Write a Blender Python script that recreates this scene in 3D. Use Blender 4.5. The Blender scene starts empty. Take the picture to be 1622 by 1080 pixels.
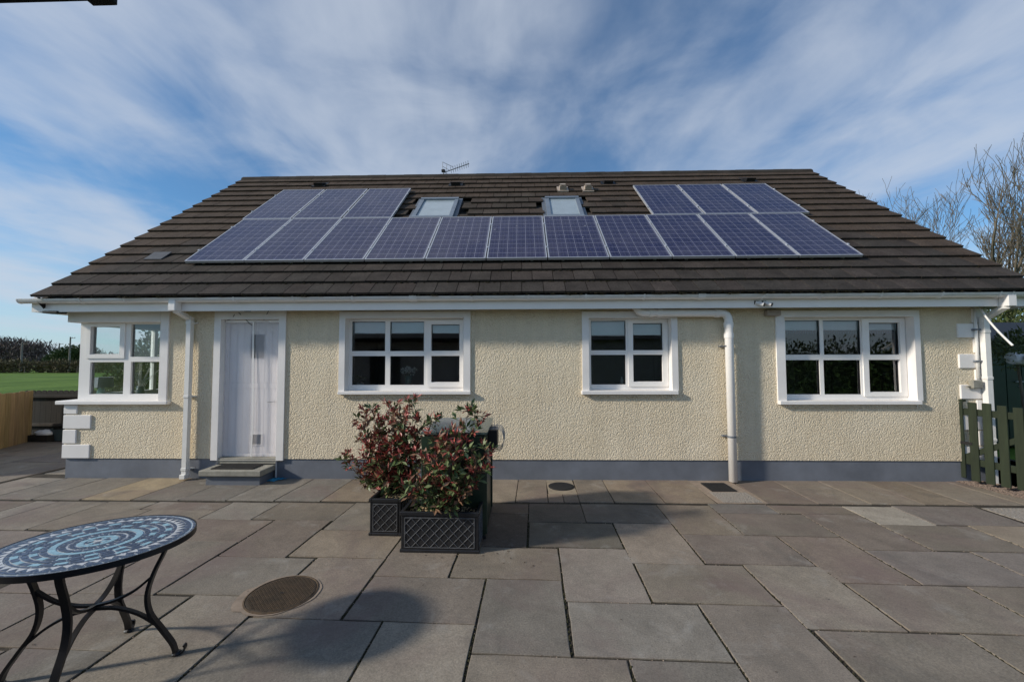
import bpy, bmesh, math, random
from mathutils import Vector, Matrix
random.seed(7)
R = math.radians
SC = bpy.context.scene
COL = SC.collection

# ------------------------------------------------------------------ camera
W, H, F = 1622.0, 1080.0, 640.0
CAM = Vector((0.0, -5.8966, 1.7264))
YAW, PIT, ROL = -0.02481, 0.04598, -0.00289
_fw = Vector((math.sin(YAW)*math.cos(PIT), math.cos(YAW)*math.cos(PIT), math.sin(PIT)))
_r = Vector((math.cos(YAW), -math.sin(YAW), 0)); _u = _r.cross(_fw)
_r2 = _r*math.cos(ROL) + _u*math.sin(ROL); _u2 = _u*math.cos(ROL) - _r*math.sin(ROL)
cd = bpy.data.cameras.new('camera'); cam = bpy.data.objects.new('camera', cd); COL.objects.link(cam)
cd.sensor_fit = 'HORIZONTAL'; cd.sensor_width = 36.0; cd.lens = 36.0*F/W
cd.clip_start = 0.02; cd.clip_end = 5000
cam.matrix_world = Matrix(((_r2.x, _u2.x, -_fw.x, CAM.x), (_r2.y, _u2.y, -_fw.y, CAM.y), (_r2.z, _u2.z, -_fw.z, CAM.z), (0, 0, 0, 1)))
SC.camera = cam
def ray(x, y): return _fw + _r2*((x-W/2)/F) - _u2*((y-H/2)/F)
def GP(x, y, z=0.0):                      # pixel -> point on the level z
    d = ray(x, y); return CAM + d*((z-CAM.z)/d.z)
def WP(x, y, Y=0.0):                      # pixel -> point on a plane parallel to the front wall
    d = ray(x, y); return CAM + d*((Y-CAM.y)/d.y)
TH = R(40.64); RN = Vector((0, -math.sin(TH), math.cos(TH))); RS = Vector((0, math.cos(TH), math.sin(TH)))
RO = Vector((0, -0.40, 2.60))             # a point of the roof plane at the eaves
def RP(x, y, off=0.0):                    # pixel -> point on the roof plane (raised by off)
    d = ray(x, y); return CAM + d*(((RO+RN*off-CAM).dot(RN))/d.dot(RN))

# ------------------------------------------------------------------ light
SUN_AZ, SUN_EL = R(17.5), R(26)
SD = Vector((math.cos(SUN_EL)*math.cos(SUN_AZ), math.cos(SUN_EL)*math.sin(SUN_AZ), -math.sin(SUN_EL)))
sl = bpy.data.lights.new('sun', 'SUN'); so = bpy.data.objects.new('sun', sl); COL.objects.link(so)
sl.energy = 2.1; sl.angle = R(3.5); sl.color = (1.0, 0.92, 0.80)
so.rotation_euler = SD.to_track_quat('-Z', 'Y').to_euler(); so.location = (-20, -8, 15)

wd = bpy.data.worlds.new('World'); SC.world = wd; wd.use_nodes = True
nt = wd.node_tree; nt.nodes.clear()
def N(t, typ, **k):
    n = t.nodes.new(typ)
    for a, b in k.items(): setattr(n, a, b)
    return n
def math_node(t, op, a, b=None, clamp=False):
    n = N(t, 'ShaderNodeMath', operation=op, use_clamp=clamp)
    for i, v in enumerate((a, b)):
        if v is None: continue
        if isinstance(v, (int, float)): n.inputs[i].default_value = v
        else: t.links.new(v, n.inputs[i])
    return n.outputs[0]
out = N(nt, 'ShaderNodeOutputWorld'); bg = N(nt, 'ShaderNodeBackground'); bg.inputs[1].default_value = 0.15
sky = N(nt, 'ShaderNodeTexSky', sky_type='NISHITA', sun_disc=False, sun_elevation=SUN_EL, sun_rotation=math.atan2(-SD.x, -SD.y))
sky.air_density = 1.0; sky.dust_density = 0.25; sky.ozone_density = 2.0; sky.altitude = 50
tc = N(nt, 'ShaderNodeTexCoord'); sp = N(nt, 'ShaderNodeSeparateXYZ'); nt.links.new(tc.outputs['Generated'], sp.inputs[0])
zc = math_node(nt, 'ADD', math_node(nt, 'MAXIMUM', sp.outputs[2], 0.0), 0.10)
cu = math_node(nt, 'DIVIDE', sp.outputs[0], zc); cv = math_node(nt, 'DIVIDE', sp.outputs[1], zc)
cb = N(nt, 'ShaderNodeCombineXYZ'); nt.links.new(cu, cb.inputs[0]); nt.links.new(cv, cb.inputs[1])
def cloud(rot, sc, scale, detail, rough, dist, seed):
    mp = N(nt, 'ShaderNodeMapping'); mp.inputs['Rotation'].default_value = (0, 0, rot); mp.inputs['Scale'].default_value = sc
    mp.inputs['Location'].default_value = seed
    nt.links.new(cb.outputs[0], mp.inputs[0])
    nz = N(nt, 'ShaderNodeTexNoise'); nz.inputs['Scale'].default_value = scale; nz.inputs['Detail'].default_value = detail
    nz.inputs['Roughness'].default_value = rough; nz.inputs['Distortion'].default_value = dist
    nt.links.new(mp.outputs[0], nz.inputs['Vector']); return nz.outputs[0]
SEED1, SEED2 = (6.6, 2.0, 0), (11.0, 2.7, 0)
c1 = cloud(R(17), (1.0, 0.42, 1), 1.15, 7, 0.52, 0.5, SEED1)
c2 = cloud(R(24), (1.0, 0.60, 1), 0.85, 5, 0.5, 0.5, SEED2)
c3 = cloud(R(10), (1.0, 0.85, 1), 2.4, 7, 0.55, 0.45, (1.4, 8.0, 0))
cs = math_node(nt, 'ADD', math_node(nt, 'MULTIPLY', c1, 0.60), math_node(nt, 'MULTIPLY', c2, 0.62))
cs = math_node(nt, 'ADD', cs, math_node(nt, 'MULTIPLY', c3, 0.36))
rp = N(nt, 'ShaderNodeMapRange', interpolation_type='SMOOTHSTEP'); nt.links.new(cs, rp.inputs[0])
rp.inputs[1].default_value = 0.68; rp.inputs[2].default_value = 0.98; rp.inputs[3].default_value = 0.08; rp.inputs[4].default_value = 0.76
tint = N(nt, 'ShaderNodeMix', data_type='RGBA', blend_type='MULTIPLY'); tint.inputs[0].default_value = 1.0
nt.links.new(sky.outputs[0], tint.inputs[6]); tint.inputs[7].default_value = (0.175, 0.345, 0.45, 1)
hz = N(nt, 'ShaderNodeMapRange', interpolation_type='SMOOTHSTEP'); nt.links.new(sp.outputs[2], hz.inputs[0])
hz.inputs[1].default_value = 0.0; hz.inputs[2].default_value = 0.30; hz.inputs[3].default_value = 0.62; hz.inputs[4].default_value = 0.0
cf = math_node(nt, 'SUBTRACT', 1.0, math_node(nt, 'MULTIPLY', math_node(nt, 'SUBTRACT', 1.0, rp.outputs[0]), math_node(nt, 'SUBTRACT', 1.0, hz.outputs[0])))
mx = N(nt, 'ShaderNodeMix', data_type='RGBA'); nt.links.new(cf, mx.inputs[0]); nt.links.new(tint.outputs[2], mx.inputs[6])
mx.inputs[7].default_value = (2.1, 2.32, 2.68, 1)
nt.links.new(mx.outputs[2], bg.inputs[0]); nt.links.new(bg.outputs[0], out.inputs[0])
SC.view_settings.view_transform = 'Standard'; SC.view_settings.look = 'None'; SC.view_settings.gamma = 1; SC.view_settings.exposure = 0.88
SC.render.engine = 'CYCLES'

# ------------------------------------------------------------------ materials
MATS = {}
def pmat(name, col, rough=0.6, var=0.18, scale=6.0, bump=0.0, bscale=60.0, bdist=0.004, metal=0.0, col2=None, spec=0.4, stretch=None, objcol=False, fine=0.0):
    m = bpy.data.materials.new(name); m.use_nodes = True; t = m.node_tree
    b = t.nodes['Principled BSDF']; b.inputs['Roughness'].default_value = rough; b.inputs['Metallic'].default_value = metal
    b.inputs['Specular IOR Level'].default_value = spec
    c = N(t, 'ShaderNodeTexCoord'); vec = c.outputs['Object']
    if stretch:
        mp = N(t, 'ShaderNodeMapping'); mp.inputs['Scale'].default_value = stretch; t.links.new(vec, mp.inputs[0]); vec = mp.outputs[0]
    oi = N(t, 'ShaderNodeObjectInfo')
    va = N(t, 'ShaderNodeVectorMath', operation='ADD'); t.links.new(vec, va.inputs[0])
    sc = N(t, 'ShaderNodeVectorMath', operation='SCALE'); t.links.new(oi.outputs['Location'], sc.inputs[0]); sc.inputs['Scale'].default_value = 1.7
    t.links.new(sc.outputs[0], va.inputs[1]); vec = va.outputs[0]
    nz = N(t, 'ShaderNodeTexNoise'); nz.inputs['Scale'].default_value = scale; nz.inputs['Detail'].default_value = 6; nz.inputs['Roughness'].default_value = 0.62
    t.links.new(vec, nz.inputs['Vector'])
    mr = N(t, 'ShaderNodeMapRange'); t.links.new(nz.outputs[0], mr.inputs[0]); mr.inputs[1].default_value = 0.3; mr.inputs[2].default_value = 0.7
    mix = N(t, 'ShaderNodeMix', data_type='RGBA'); t.links.new(mr.outputs[0], mix.inputs[0])
    c2 = col2 or tuple(min(1, v*(1+var)) for v in col)
    mix.inputs[6].default_value = tuple(v*(1-var) for v in col)+(1,); mix.inputs[7].default_value = tuple(c2)+(1,)
    colout = mix.outputs[2]
    if fine:
        n3 = N(t, 'ShaderNodeTexNoise'); n3.inputs['Scale'].default_value = scale*14; n3.inputs['Detail'].default_value = 3
        t.links.new(vec, n3.inputs['Vector'])
        m3 = N(t, 'ShaderNodeMapRange'); t.links.new(n3.outputs[0], m3.inputs[0]); m3.inputs[1].default_value = 0.3; m3.inputs[2].default_value = 0.7
        m3.inputs[3].default_value = 1-fine; m3.inputs[4].default_value = 1+fine
        mm = N(t, 'ShaderNodeMix', data_type='RGBA', blend_type='MULTIPLY'); mm.inputs[0].default_value = 1
        t.links.new(colout, mm.inputs[6]); t.links.new(m3.outputs[0], mm.inputs[7]); colout = mm.outputs[2]
    if objcol:
        mm = N(t, 'ShaderNodeMix', data_type='RGBA', blend_type='MULTIPLY'); mm.inputs[0].default_value = 1
        t.links.new(colout, mm.inputs[6]); t.links.new(oi.outputs['Color'], mm.inputs[7]); colout = mm.outputs[2]
    t.links.new(colout, b.inputs['Base Color'])
    if bump:
        n2 = N(t, 'ShaderNodeTexNoise'); n2.inputs['Scale'].default_value = bscale; n2.inputs['Detail'].default_value = 3
        t.links.new(vec, n2.inputs['Vector'])
        bp = N(t, 'ShaderNodeBump'); bp.inputs['Strength'].default_value = bump; bp.inputs['Distance'].default_value = bdist
        t.links.new(n2.outputs[0], bp.inputs['Height']); t.links.new(bp.outputs[0], b.inputs['Normal'])
    MATS[name] = m; return m

def dash_mat():
    m = pmat('pebble_dash', (0.86, 0.73, 0.525), 0.85, 0.05, 1.3, spec=0.2, col2=(0.90, 0.79, 0.60))
    t = m.node_tree; b = t.nodes['Principled BSDF']
    c = N(t, 'ShaderNodeTexCoord')
    n0 = N(t, 'ShaderNodeTexNoise'); n0.inputs['Scale'].default_value = 30; t.links.new(c.outputs['Object'], n0.inputs['Vector'])
    ad = N(t, 'ShaderNodeMix', data_type='RGBA'); ad.inputs[0].default_value = 0.03
    t.links.new(c.outputs['Object'], ad.inputs[6]); t.links.new(n0.outputs['Color'], ad.inputs[7])
    v = N(t, 'ShaderNodeTexVoronoi', feature='SMOOTH_F1'); v.inputs['Scale'].default_value = 60; v.inputs['Smoothness'].default_value = 0.5
    t.links.new(ad.outputs[2], v.inputs['Vector'])
    n1 = N(t, 'ShaderNodeTexNoise'); n1.inputs['Scale'].default_value = 105; n1.inputs['Detail'].default_value = 4; t.links.new(c.outputs['Object'], n1.inputs['Vector'])
    h = math_node(t, 'ADD', math_node(t, 'MULTIPLY', v.outputs['Distance'], -1.1), math_node(t, 'MULTIPLY', n1.outputs[0], 0.9))
    # faint rain streaks and patchy repainting
    mp = N(t, 'ShaderNodeMapping'); mp.inputs['Scale'].default_value = (5.0, 5.0, 0.35); t.links.new(c.outputs['Object'], mp.inputs[0])
    ns = N(t, 'ShaderNodeTexNoise'); ns.inputs['Scale'].default_value = 1.6; ns.inputs['Detail'].default_value = 6; t.links.new(mp.outputs[0], ns.inputs['Vector'])
    ms = N(t, 'ShaderNodeMapRange'); t.links.new(ns.outputs[0], ms.inputs[0]); ms.inputs[1].default_value = 0.3; ms.inputs[2].default_value = 0.75; ms.inputs[3].default_value = 1.0; ms.inputs[4].default_value = 0.88
    old = b.inputs['Base Color'].links[0].from_socket
    mu = N(t, 'ShaderNodeMix', data_type='RGBA', blend_type='MULTIPLY'); mu.inputs[0].default_value = 1; t.links.new(old, mu.inputs[6]); t.links.new(ms.outputs[0], mu.inputs[7]); t.links.new(mu.outputs[2], b.inputs['Base Color'])
    bp = N(t, 'ShaderNodeBump'); bp.inputs['Strength'].default_value = 1.0; bp.inputs['Distance'].default_value = 0.013
    t.links.new(h, bp.inputs['Height']); t.links.new(bp.outputs[0], b.inputs['Normal'])
    return m
M_DASH = dash_mat()
M_WHITE = pmat('white_painted_masonry', (0.85, 0.82, 0.79), 0.6, 0.05, 3, bump=0.25, bscale=70, bdist=0.002)
M_UPVC = pmat('white_upvc', (0.88, 0.855, 0.825), 0.32, 0.035, 2.5, spec=0.5)
M_GUT = pmat('gutter_upvc', (0.86, 0.835, 0.81), 0.35, 0.07, 5, spec=0.5)
M_PIPE = pmat('cream_white_pipe', (0.84, 0.82, 0.78), 0.4, 0.06, 4)
M_PLINTH = pmat('blue_grey_plinth', (0.155, 0.170, 0.200), 0.7, 0.20, 2.2, bump=0.25, bscale=40, bdist=0.003)
M_SOFFIT = pmat('soffit_board', (0.42, 0.40, 0.34), 0.7, 0.1, 3)
M_TILE = pmat('roof_tile', (0.048, 0.041, 0.036), 0.88, 0.30, 3.2, bump=0.5, bscale=90, bdist=0.003, objcol=True, spec=0.15, fine=0.3)
M_RIDGE = pmat('ridge_tile', (0.050, 0.043, 0.037), 0.9, 0.3, 4, bump=0.5, bscale=80, bdist=0.004, spec=0.15)
M_MOSS = pmat('dark_moss', (0.022, 0.020, 0.012), 1.0, 0.4, 20, bump=0.6, bscale=120, spec=0.05)
M_UNDER = pmat('roof_underlay', (0.02, 0.018, 0.016), 0.95, 0.2, 4)
M_ALU = pmat('panel_aluminium', (0.62, 0.63, 0.66), 0.38, 0.06, 8, metal=0.55)
M_LEAD = pmat('grey_flashing', (0.16, 0.18, 0.21), 0.55, 0.2, 7, metal=0.3)
M_RWF = pmat('roof_window_frame', (0.24, 0.28, 0.33), 0.45, 0.12, 6, metal=0.4)
M_BLACK = pmat('black_plastic', (0.012, 0.012, 0.013), 0.5, 0.2, 9)
M_COWL = pmat('cream_vent_cowl', (0.38, 0.32, 0.27), 0.7, 0.12, 12)
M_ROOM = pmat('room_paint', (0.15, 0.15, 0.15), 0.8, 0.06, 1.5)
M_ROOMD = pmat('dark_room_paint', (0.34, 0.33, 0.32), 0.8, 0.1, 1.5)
M_BLIND = pmat('roller_blind_fabric', (0.80, 0.86, 0.88), 0.8, 0.03, 6)
M_DOOR = pmat('white_door', (0.84, 0.81, 0.81), 0.45, 0.04, 3)
M_STONE = pmat('cast_stone', (0.30, 0.285, 0.24), 0.9, 0.2, 9, bump=0.4, bscale=90, fine=0.12)
M_MAT = pmat('rubber_mat', (0.035, 0.033, 0.032), 0.95, 0.25, 30, bump=0.8, bscale=200, bdist=0.004)
M_BLUE = pmat('blue_cloth', (0.03, 0.24, 0.42), 0.8, 0.3, 25)
M_PLANTER = pmat('black_planter_plastic', (0.016, 0.017, 0.020), 0.42, 0.3, 12, spec=0.5)
M_LATT = pmat('silvered_lattice', (0.085, 0.088, 0.095), 0.45, 0.45, 18, spec=0.5)
M_GRAVEL = pmat('golden_gravel', (0.40, 0.30, 0.17), 0.9, 0.5, 40)
M_SOIL = pmat('soil', (0.035, 0.025, 0.018), 1.0, 0.4, 30, bump=0.6)
M_BOILER = pmat('green_boiler_steel', (0.018, 0.036, 0.022), 0.38, 0.22, 4, spec=0.5)
M_BOILT = pmat('boiler_lid_sky_tint', (0.075, 0.105, 0.100), 0.16, 0.15, 4, spec=0.6)  # paler than the cabinet green: sky reflection put into the base colour
M_WIRE = pmat('galvanised_wire', (0.36, 0.36, 0.36), 0.5, 0.2, 30, metal=0.4)
M_IRON = pmat('black_wrought_iron', (0.012, 0.012, 0.015), 0.38, 0.3, 20, spec=0.5)
M_NAVY = pmat('navy_tessera', (0.070, 0.10, 0.165), 0.35, 0.38, 45, spec=0.45)
M_PALE = pmat('pale_blue_tessera', (0.30, 0.50, 0.60), 0.35, 0.22, 45, spec=0.45)
M_PEARL = pmat('white_tessera', (0.60, 0.62, 0.64), 0.35, 0.12, 45, spec=0.45)
M_GROUT = pmat('pale_grout', (0.50, 0.55, 0.60), 0.8, 0.12, 30)
M_RUST = pmat('rusty_iron', (0.085, 0.062, 0.040), 0.75, 0.45, 12, bump=0.3, col2=(0.15, 0.095, 0.05), fine=0.3)
M_MORTAR = pmat('pink_mortar', (0.30, 0.235, 0.18), 0.95, 0.22, 12, bump=0.4)
M_GRATE = pmat('dark_grate', (0.018, 0.018, 0.019), 0.7, 0.3, 20)
def slab_mat():
    m = bpy.data.materials.new('paving_stone'); m.use_nodes = True; t = m.node_tree; b = t.nodes['Principled BSDF']
    g = N(t, 'ShaderNodeNewGeometry'); oi = N(t, 'ShaderNodeObjectInfo'); P = g.outputs['Position']
    sc = N(t, 'ShaderNodeVectorMath', operation='SCALE'); t.links.new(oi.outputs['Location'], sc.inputs[0]); sc.inputs['Scale'].default_value = 3.3
    va = N(t, 'ShaderNodeVectorMath', operation='ADD'); t.links.new(P, va.inputs[0]); t.links.new(sc.outputs[0], va.inputs[1]); V = va.outputs[0]
    def nz(vec, scale, detail=5, rough=.6, dist=0.0, col=False):
        n = N(t, 'ShaderNodeTexNoise'); n.inputs['Scale'].default_value = scale; n.inputs['Detail'].default_value = detail; n.inputs['Roughness'].default_value = rough; n.inputs['Distortion'].default_value = dist
        t.links.new(vec, n.inputs['Vector']); return n.outputs['Color' if col else 0]
    def mr(v, a, b_, lo, hi):
        n = N(t, 'ShaderNodeMapRange'); t.links.new(v, n.inputs[0]); n.inputs[1].default_value = a; n.inputs[2].default_value = b_; n.inputs[3].default_value = lo; n.inputs[4].default_value = hi; return n.outputs[0]
    def mul(a, f):
        n = N(t, 'ShaderNodeMix', data_type='RGBA', blend_type='MULTIPLY'); n.inputs[0].default_value = 1; t.links.new(a, n.inputs[6]); t.links.new(f, n.inputs[7]); return n.outputs[2]
    def mixc(a, colr, f):
        n = N(t, 'ShaderNodeMix', data_type='RGBA'); t.links.new(f, n.inputs[0]); t.links.new(a, n.inputs[6]); n.inputs[7].default_value = colr+(1,); return n.outputs[2]
    c = oi.outputs['Color']
    c = mul(c, mr(nz(V, 2.1, 6, .62, .4), .28, .72, .80, 1.20))                 # bedding within each flag
    c = mul(c, mr(nz(V, 11, 5, .65), .3, .7, .91, 1.09))
    c = mul(c, mr(nz(V, 95, 3, .6), .25, .75, .72, 1.28))                        # grain
    c = mul(c, mr(nz(V, 330, 2, .5), .25, .75, .82, 1.18))
    c = mixc(c, (.175, .125, .115), mr(nz(P, .9, 4, .6, .8), .50, .70, 0, .60))  # rusty pink stains across flags
    c = mixc(c, (.10, .095, .085), mr(nz(P, 1.7, 6, .7, .6), .55, .78, 0, .60))  # grime
    c = mixc(c, (.40, .385, .35), mr(nz(P, 2.6, 7, .72, .5), .56, .78, 0, .55))  # lichen and wear
    spots = math_node(t, 'GREATER_THAN', nz(V, 24, 2, .5), .745); c = mixc(c, (.06, .055, .05), math_node(t, 'MULTIPLY', spots, .55))
    t.links.new(c, b.inputs['Base Color'])
    t.links.new(mr(nz(P, 3.0, 4), .3, .7, .72, .92), b.inputs['Roughness']); b.inputs['Specular IOR Level'].default_value = .3
    h = math_node(t, 'ADD', math_node(t, 'MULTIPLY', nz(V, 9, 5, .6), 1.0), math_node(t, 'MULTIPLY', nz(V, 120, 3, .6), .28))
    bp = N(t, 'ShaderNodeBump'); bp.inputs['Strength'].default_value = .55; bp.inputs['Distance'].default_value = .008
    t.links.new(h, bp.inputs['Height']); t.links.new(bp.outputs[0], b.inputs['Normal'])
    MATS['paving_stone'] = m; return m
M_SLAB = slab_mat()
M_BED = pmat('dirty_joint', (0.030, 0.024, 0.017), 1.0, 0.5, 7, bump=0.6, bscale=60, bdist=0.01, col2=(0.07, 0.058, 0.042), fine=0.4)
M_MOSSG = pmat('green_joint_moss', (0.034, 0.032, 0.014), 1.0, 0.5, 30, bump=0.6, bscale=80)
M_PEB = pmat('pebble_concrete', (0.30, 0.25, 0.20), 0.95, 0.3, 70, bump=1.0, bscale=38, bdist=0.03, col2=(0.46, 0.42, 0.37), fine=0.5)
M_GRASS = pmat('field_grass', (0.075, 0.155, 0.018), 0.9, 0.28, 0.25, bump=0.3, bscale=8, spec=0.1, col2=(0.13, 0.215, 0.036), fine=0.2)
M_TIMB = pmat('new_timber', (0.36, 0.255, 0.13), 0.8, 0.25, 4, bump=0.3, bscale=25, stretch=(6, 6, 0.5), objcol=True, col2=(0.46, 0.33, 0.18))
M_DTIMB = pmat('dark_stained_timber', (0.020, 0.017, 0.013), 0.85, 0.35, 4, bump=0.3, stretch=(6, 6, 0.5))
M_GATE = pmat('green_stained_timber', (0.019, 0.028, 0.013), 0.75, 0.3, 4, bump=0.4, bscale=30, stretch=(5, 5, 0.5), objcol=True)
M_SHED = pmat('green_shed_paint', (0.008, 0.030, 0.017), 0.5, 0.2, 2)
M_BARK = pmat('bark', (0.14, 0.115, 0.09), 0.95, 0.35, 3, col2=(0.22, 0.185, 0.145))
M_TWIG = pmat('twig_brown', (0.075, 0.05, 0.038), 0.9, 0.3, 9)
M_OUTB = pmat('outbuilding_render', (0.42, 0.40, 0.36), 0.9, 0.15, 2)
M_DARKWOOD = pmat('dark_eave_board', (0.012, 0.013, 0.012), 0.8, 0.3, 5)
M_TEAL = pmat('grey_plastic_tub', (0.055, 0.080, 0.085), 0.5, 0.15, 6)
M_WHITEC = pmat('white_ceramic', (0.72, 0.72, 0.72), 0.4, 0.06, 6)
M_SHADE = pmat('grey_lamp_shade', (0.33, 0.35, 0.38), 0.8, 0.05, 6)
M_LAMPB = pmat('teal_lamp_base', (0.07, 0.16, 0.17), 0.4, 0.1, 6)
M_CABLE = pmat('cable_black', (0.01, 0.01, 0.01), 0.6, 0.1, 9)

def glass_mat(name, ior, tint=(0.9, 0.95, 0.94)):
    m = bpy.data.materials.new(name); m.use_nodes = True; t = m.node_tree; t.nodes.clear()
    o = N(t, 'ShaderNodeOutputMaterial'); mxs = N(t, 'ShaderNodeMixShader'); fr = N(t, 'ShaderNodeFresnel'); fr.inputs[0].default_value = ior
    g = N(t, 'ShaderNodeBsdfGlossy'); g.inputs['Roughness'].default_value = 0.01; g.inputs['Color'].default_value = (0.95, 0.97, 1, 1)
    tr = N(t, 'ShaderNodeBsdfTransparent'); tr.inputs[0].default_value = tint+(1,)
    nz = N(t, 'ShaderNodeTexNoise'); nz.inputs['Scale'].default_value = 2.2; c = N(t, 'ShaderNodeTexCoord'); t.links.new(c.outputs['Object'], nz.inputs['Vector'])
    bp = N(t, 'ShaderNodeBump'); bp.inputs['Strength'].default_value = 0.04; bp.inputs['Distance'].default_value = 0.02
    t.links.new(nz.outputs[0], bp.inputs['Height']); t.links.new(bp.outputs[0], g.inputs['Normal'])
    t.links.new(fr.outputs[0], mxs.inputs[0]); t.links.new(tr.outputs[0], mxs.inputs[1]); t.links.new(g.outputs[0], mxs.inputs[2])
    t.links.new(mxs.outputs[0], o.inputs[0]); return m
M_GLASS = glass_mat('double_glazing', 1.95)

def frosted(name, col, rough): return pmat(name, col, rough, 0.08, 4, spec=0.6)
M_RWG = frosted('roof_window_glass', (0.34, 0.40, 0.44), 0.12)
M_DGL = frosted('obscured_glass', (0.085, 0.088, 0.10), 0.3)

def mesh_curtain_mat():
    m = bpy.data.materials.new('white_net'); m.use_nodes = True; t = m.node_tree; t.nodes.clear()
    o = N(t, 'ShaderNodeOutputMaterial'); mxs = N(t, 'ShaderNodeMixShader')
    d = N(t, 'ShaderNodeBsdfDiffuse'); d.inputs[0].default_value = (0.87, 0.84, 0.86, 1); tr = N(t, 'ShaderNodeBsdfTransparent')
    nz = N(t, 'ShaderNodeTexNoise'); nz.inputs['Scale'].default_value = 3; c = N(t, 'ShaderNodeTexCoord'); t.links.new(c.outputs['Object'], nz.inputs['Vector'])
    mr = N(t, 'ShaderNodeMapRange'); t.links.new(nz.outputs[0], mr.inputs[0]); mr.inputs[1].default_value = 0.3; mr.inputs[2].default_value = 0.7; mr.inputs[3].default_value = 0.34; mr.inputs[4].default_value = 0.37
    t.links.new(mr.outputs[0], mxs.inputs[0]); t.links.new(tr.outputs[0], mxs.inputs[1]); t.links.new(d.outputs[0], mxs.inputs[2]); t.links.new(mxs.outputs[0], o.inputs[0])
    return m
M_NET = mesh_curtain_mat()

def cells_mat(w, h):
    m = bpy.data.materials.new('solar_cells'); m.use_nodes = True; t = m.node_tree; b = t.nodes['Principled BSDF']
    c = N(t, 'ShaderNodeTexCoord'); s = N(t, 'ShaderNodeSeparateXYZ'); t.links.new(c.outputs['Object'], s.inputs[0])
    def lines(src, n, size, lo):
        f = math_node(t, 'FRACT', math_node(t, 'MULTIPLY', src, n/size)); a = math_node(t, 'ABSOLUTE', math_node(t, 'SUBTRACT', f, 0.5))
        return math_node(t, 'GREATER_THAN', a, 0.5-lo)
    g = math_node(t, 'MAXIMUM', lines(s.outputs[0], 6, w, 0.022), lines(s.outputs[1], 10, h, 0.02))
    bb = lines(math_node(t, 'ADD', s.outputs[0], w/36), 18, w, 0.022)
    oi = N(t, 'ShaderNodeObjectInfo')
    ad = N(t, 'ShaderNodeVectorMath', operation='ADD'); t.links.new(c.outputs['Object'], ad.inputs[0]); t.links.new(oi.outputs['Location'], ad.inputs[1])
    v = N(t, 'ShaderNodeTexVoronoi'); v.inputs['Scale'].default_value = 38; t.links.new(ad.outputs[0], v.inputs['Vector'])
    sv = N(t, 'ShaderNodeSeparateXYZ'); t.links.new(v.outputs['Color'], sv.inputs[0])
    m1 = N(t, 'ShaderNodeMix', data_type='RGBA'); t.links.new(sv.outputs[0], m1.inputs[0]); m1.inputs[6].default_value = (0.014, 0.014, 0.046, 1); m1.inputs[7].default_value = (0.026, 0.026, 0.078, 1)
    m2 = N(t, 'ShaderNodeMix', data_type='RGBA'); t.links.new(math_node(t, 'MULTIPLY', bb, 0.35), m2.inputs[0]); t.links.new(m1.outputs[2], m2.inputs[6]); m2.inputs[7].default_value = (0.30, 0.30, 0.38, 1)
    m3 = N(t, 'ShaderNodeMix', data_type='RGBA'); t.links.new(math_node(t, 'MULTIPLY', g, 0.62), m3.inputs[0]); t.links.new(m2.outputs[2], m3.inputs[6]); m3.inputs[7].default_value = (0.36, 0.36, 0.44, 1)
    # dust and bird lime
    nz = N(t, 'ShaderNodeTexNoise'); nz.inputs['Scale'].default_value = 2.3; nz.inputs['Detail'].default_value = 5; t.links.new(ad.outputs[0], nz.inputs['Vector'])
    mr = N(t, 'ShaderNodeMapRange'); t.links.new(nz.outputs[0], mr.inputs[0]); mr.inputs[1].default_value = 0.35; mr.inputs[2].default_value = 0.75; mr.inputs[3].default_value = 0.02; mr.inputs[4].default_value = 0.13
    m4 = N(t, 'ShaderNodeMix', data_type='RGBA'); t.links.new(mr.outputs[0], m4.inputs[0]); t.links.new(m3.outputs[2], m4.inputs[6]); m4.inputs[7].default_value = (0.28, 0.26, 0.27, 1)
    n2 = N(t, 'ShaderNodeTexNoise'); n2.inputs['Scale'].default_value = 7.5; n2.inputs['Detail'].default_value = 2; t.links.new(ad.outputs[0], n2.inputs['Vector'])
    sp2 = math_node(t, 'GREATER_THAN', n2.outputs[0], 0.76)
    m5 = N(t, 'ShaderNodeMix', data_type='RGBA'); t.links.new(math_node(t, 'MULTIPLY', sp2, 0.5), m5.inputs[0]); t.links.new(m4.outputs[2], m5.inputs[6]); m5.inputs[7].default_value = (0.5, 0.5, 0.5, 1)
    t.links.new(m5.outputs[2], b.inputs['Base Color'])
    rr = N(t, 'ShaderNodeMapRange'); t.links.new(nz.outputs[0], rr.inputs[0]); rr.inputs[3].default_value = 0.12; rr.inputs[4].default_value = 0.3
    t.links.new(rr.outputs[0], b.inputs['Roughness']); b.inputs['Specular IOR Level'].default_value = 0.42
    return m

def leaf_mat(name, c1, c2, rough=0.45, spec=0.35, trans=0.15):
    m = bpy.data.materials.new(name); m.use_nodes = True; t = m.node_tree; b = t.nodes['Principled BSDF']
    g = N(t, 'ShaderNodeNewGeometry'); mix = N(t, 'ShaderNodeMix', data_type='RGBA'); t.links.new(g.outputs['Random Per Island'], mix.inputs[0])
    mix.inputs[6].default_value = c1+(1,); mix.inputs[7].default_value = c2+(1,); t.links.new(mix.outputs[2], b.inputs['Base Color'])
    b.inputs['Roughness'].default_value = rough; b.inputs['Specular IOR Level'].default_value = spec; return m
M_RED = leaf_mat('red_leaf', (0.25, 0.040, 0.036), (0.47, 0.12, 0.095), 0.4)
M_BRONZE = leaf_mat('bronze_leaf', (0.17, 0.085, 0.055), (0.30, 0.18, 0.11), 0.45)
M_GREENL = leaf_mat('green_leaf', (0.055, 0.090, 0.028), (0.19, 0.235, 0.10), 0.35)
M_CONIF = leaf_mat('conifer_leaf', (0.022, 0.038, 0.010), (0.075, 0.10, 0.024), 0.6)
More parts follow.
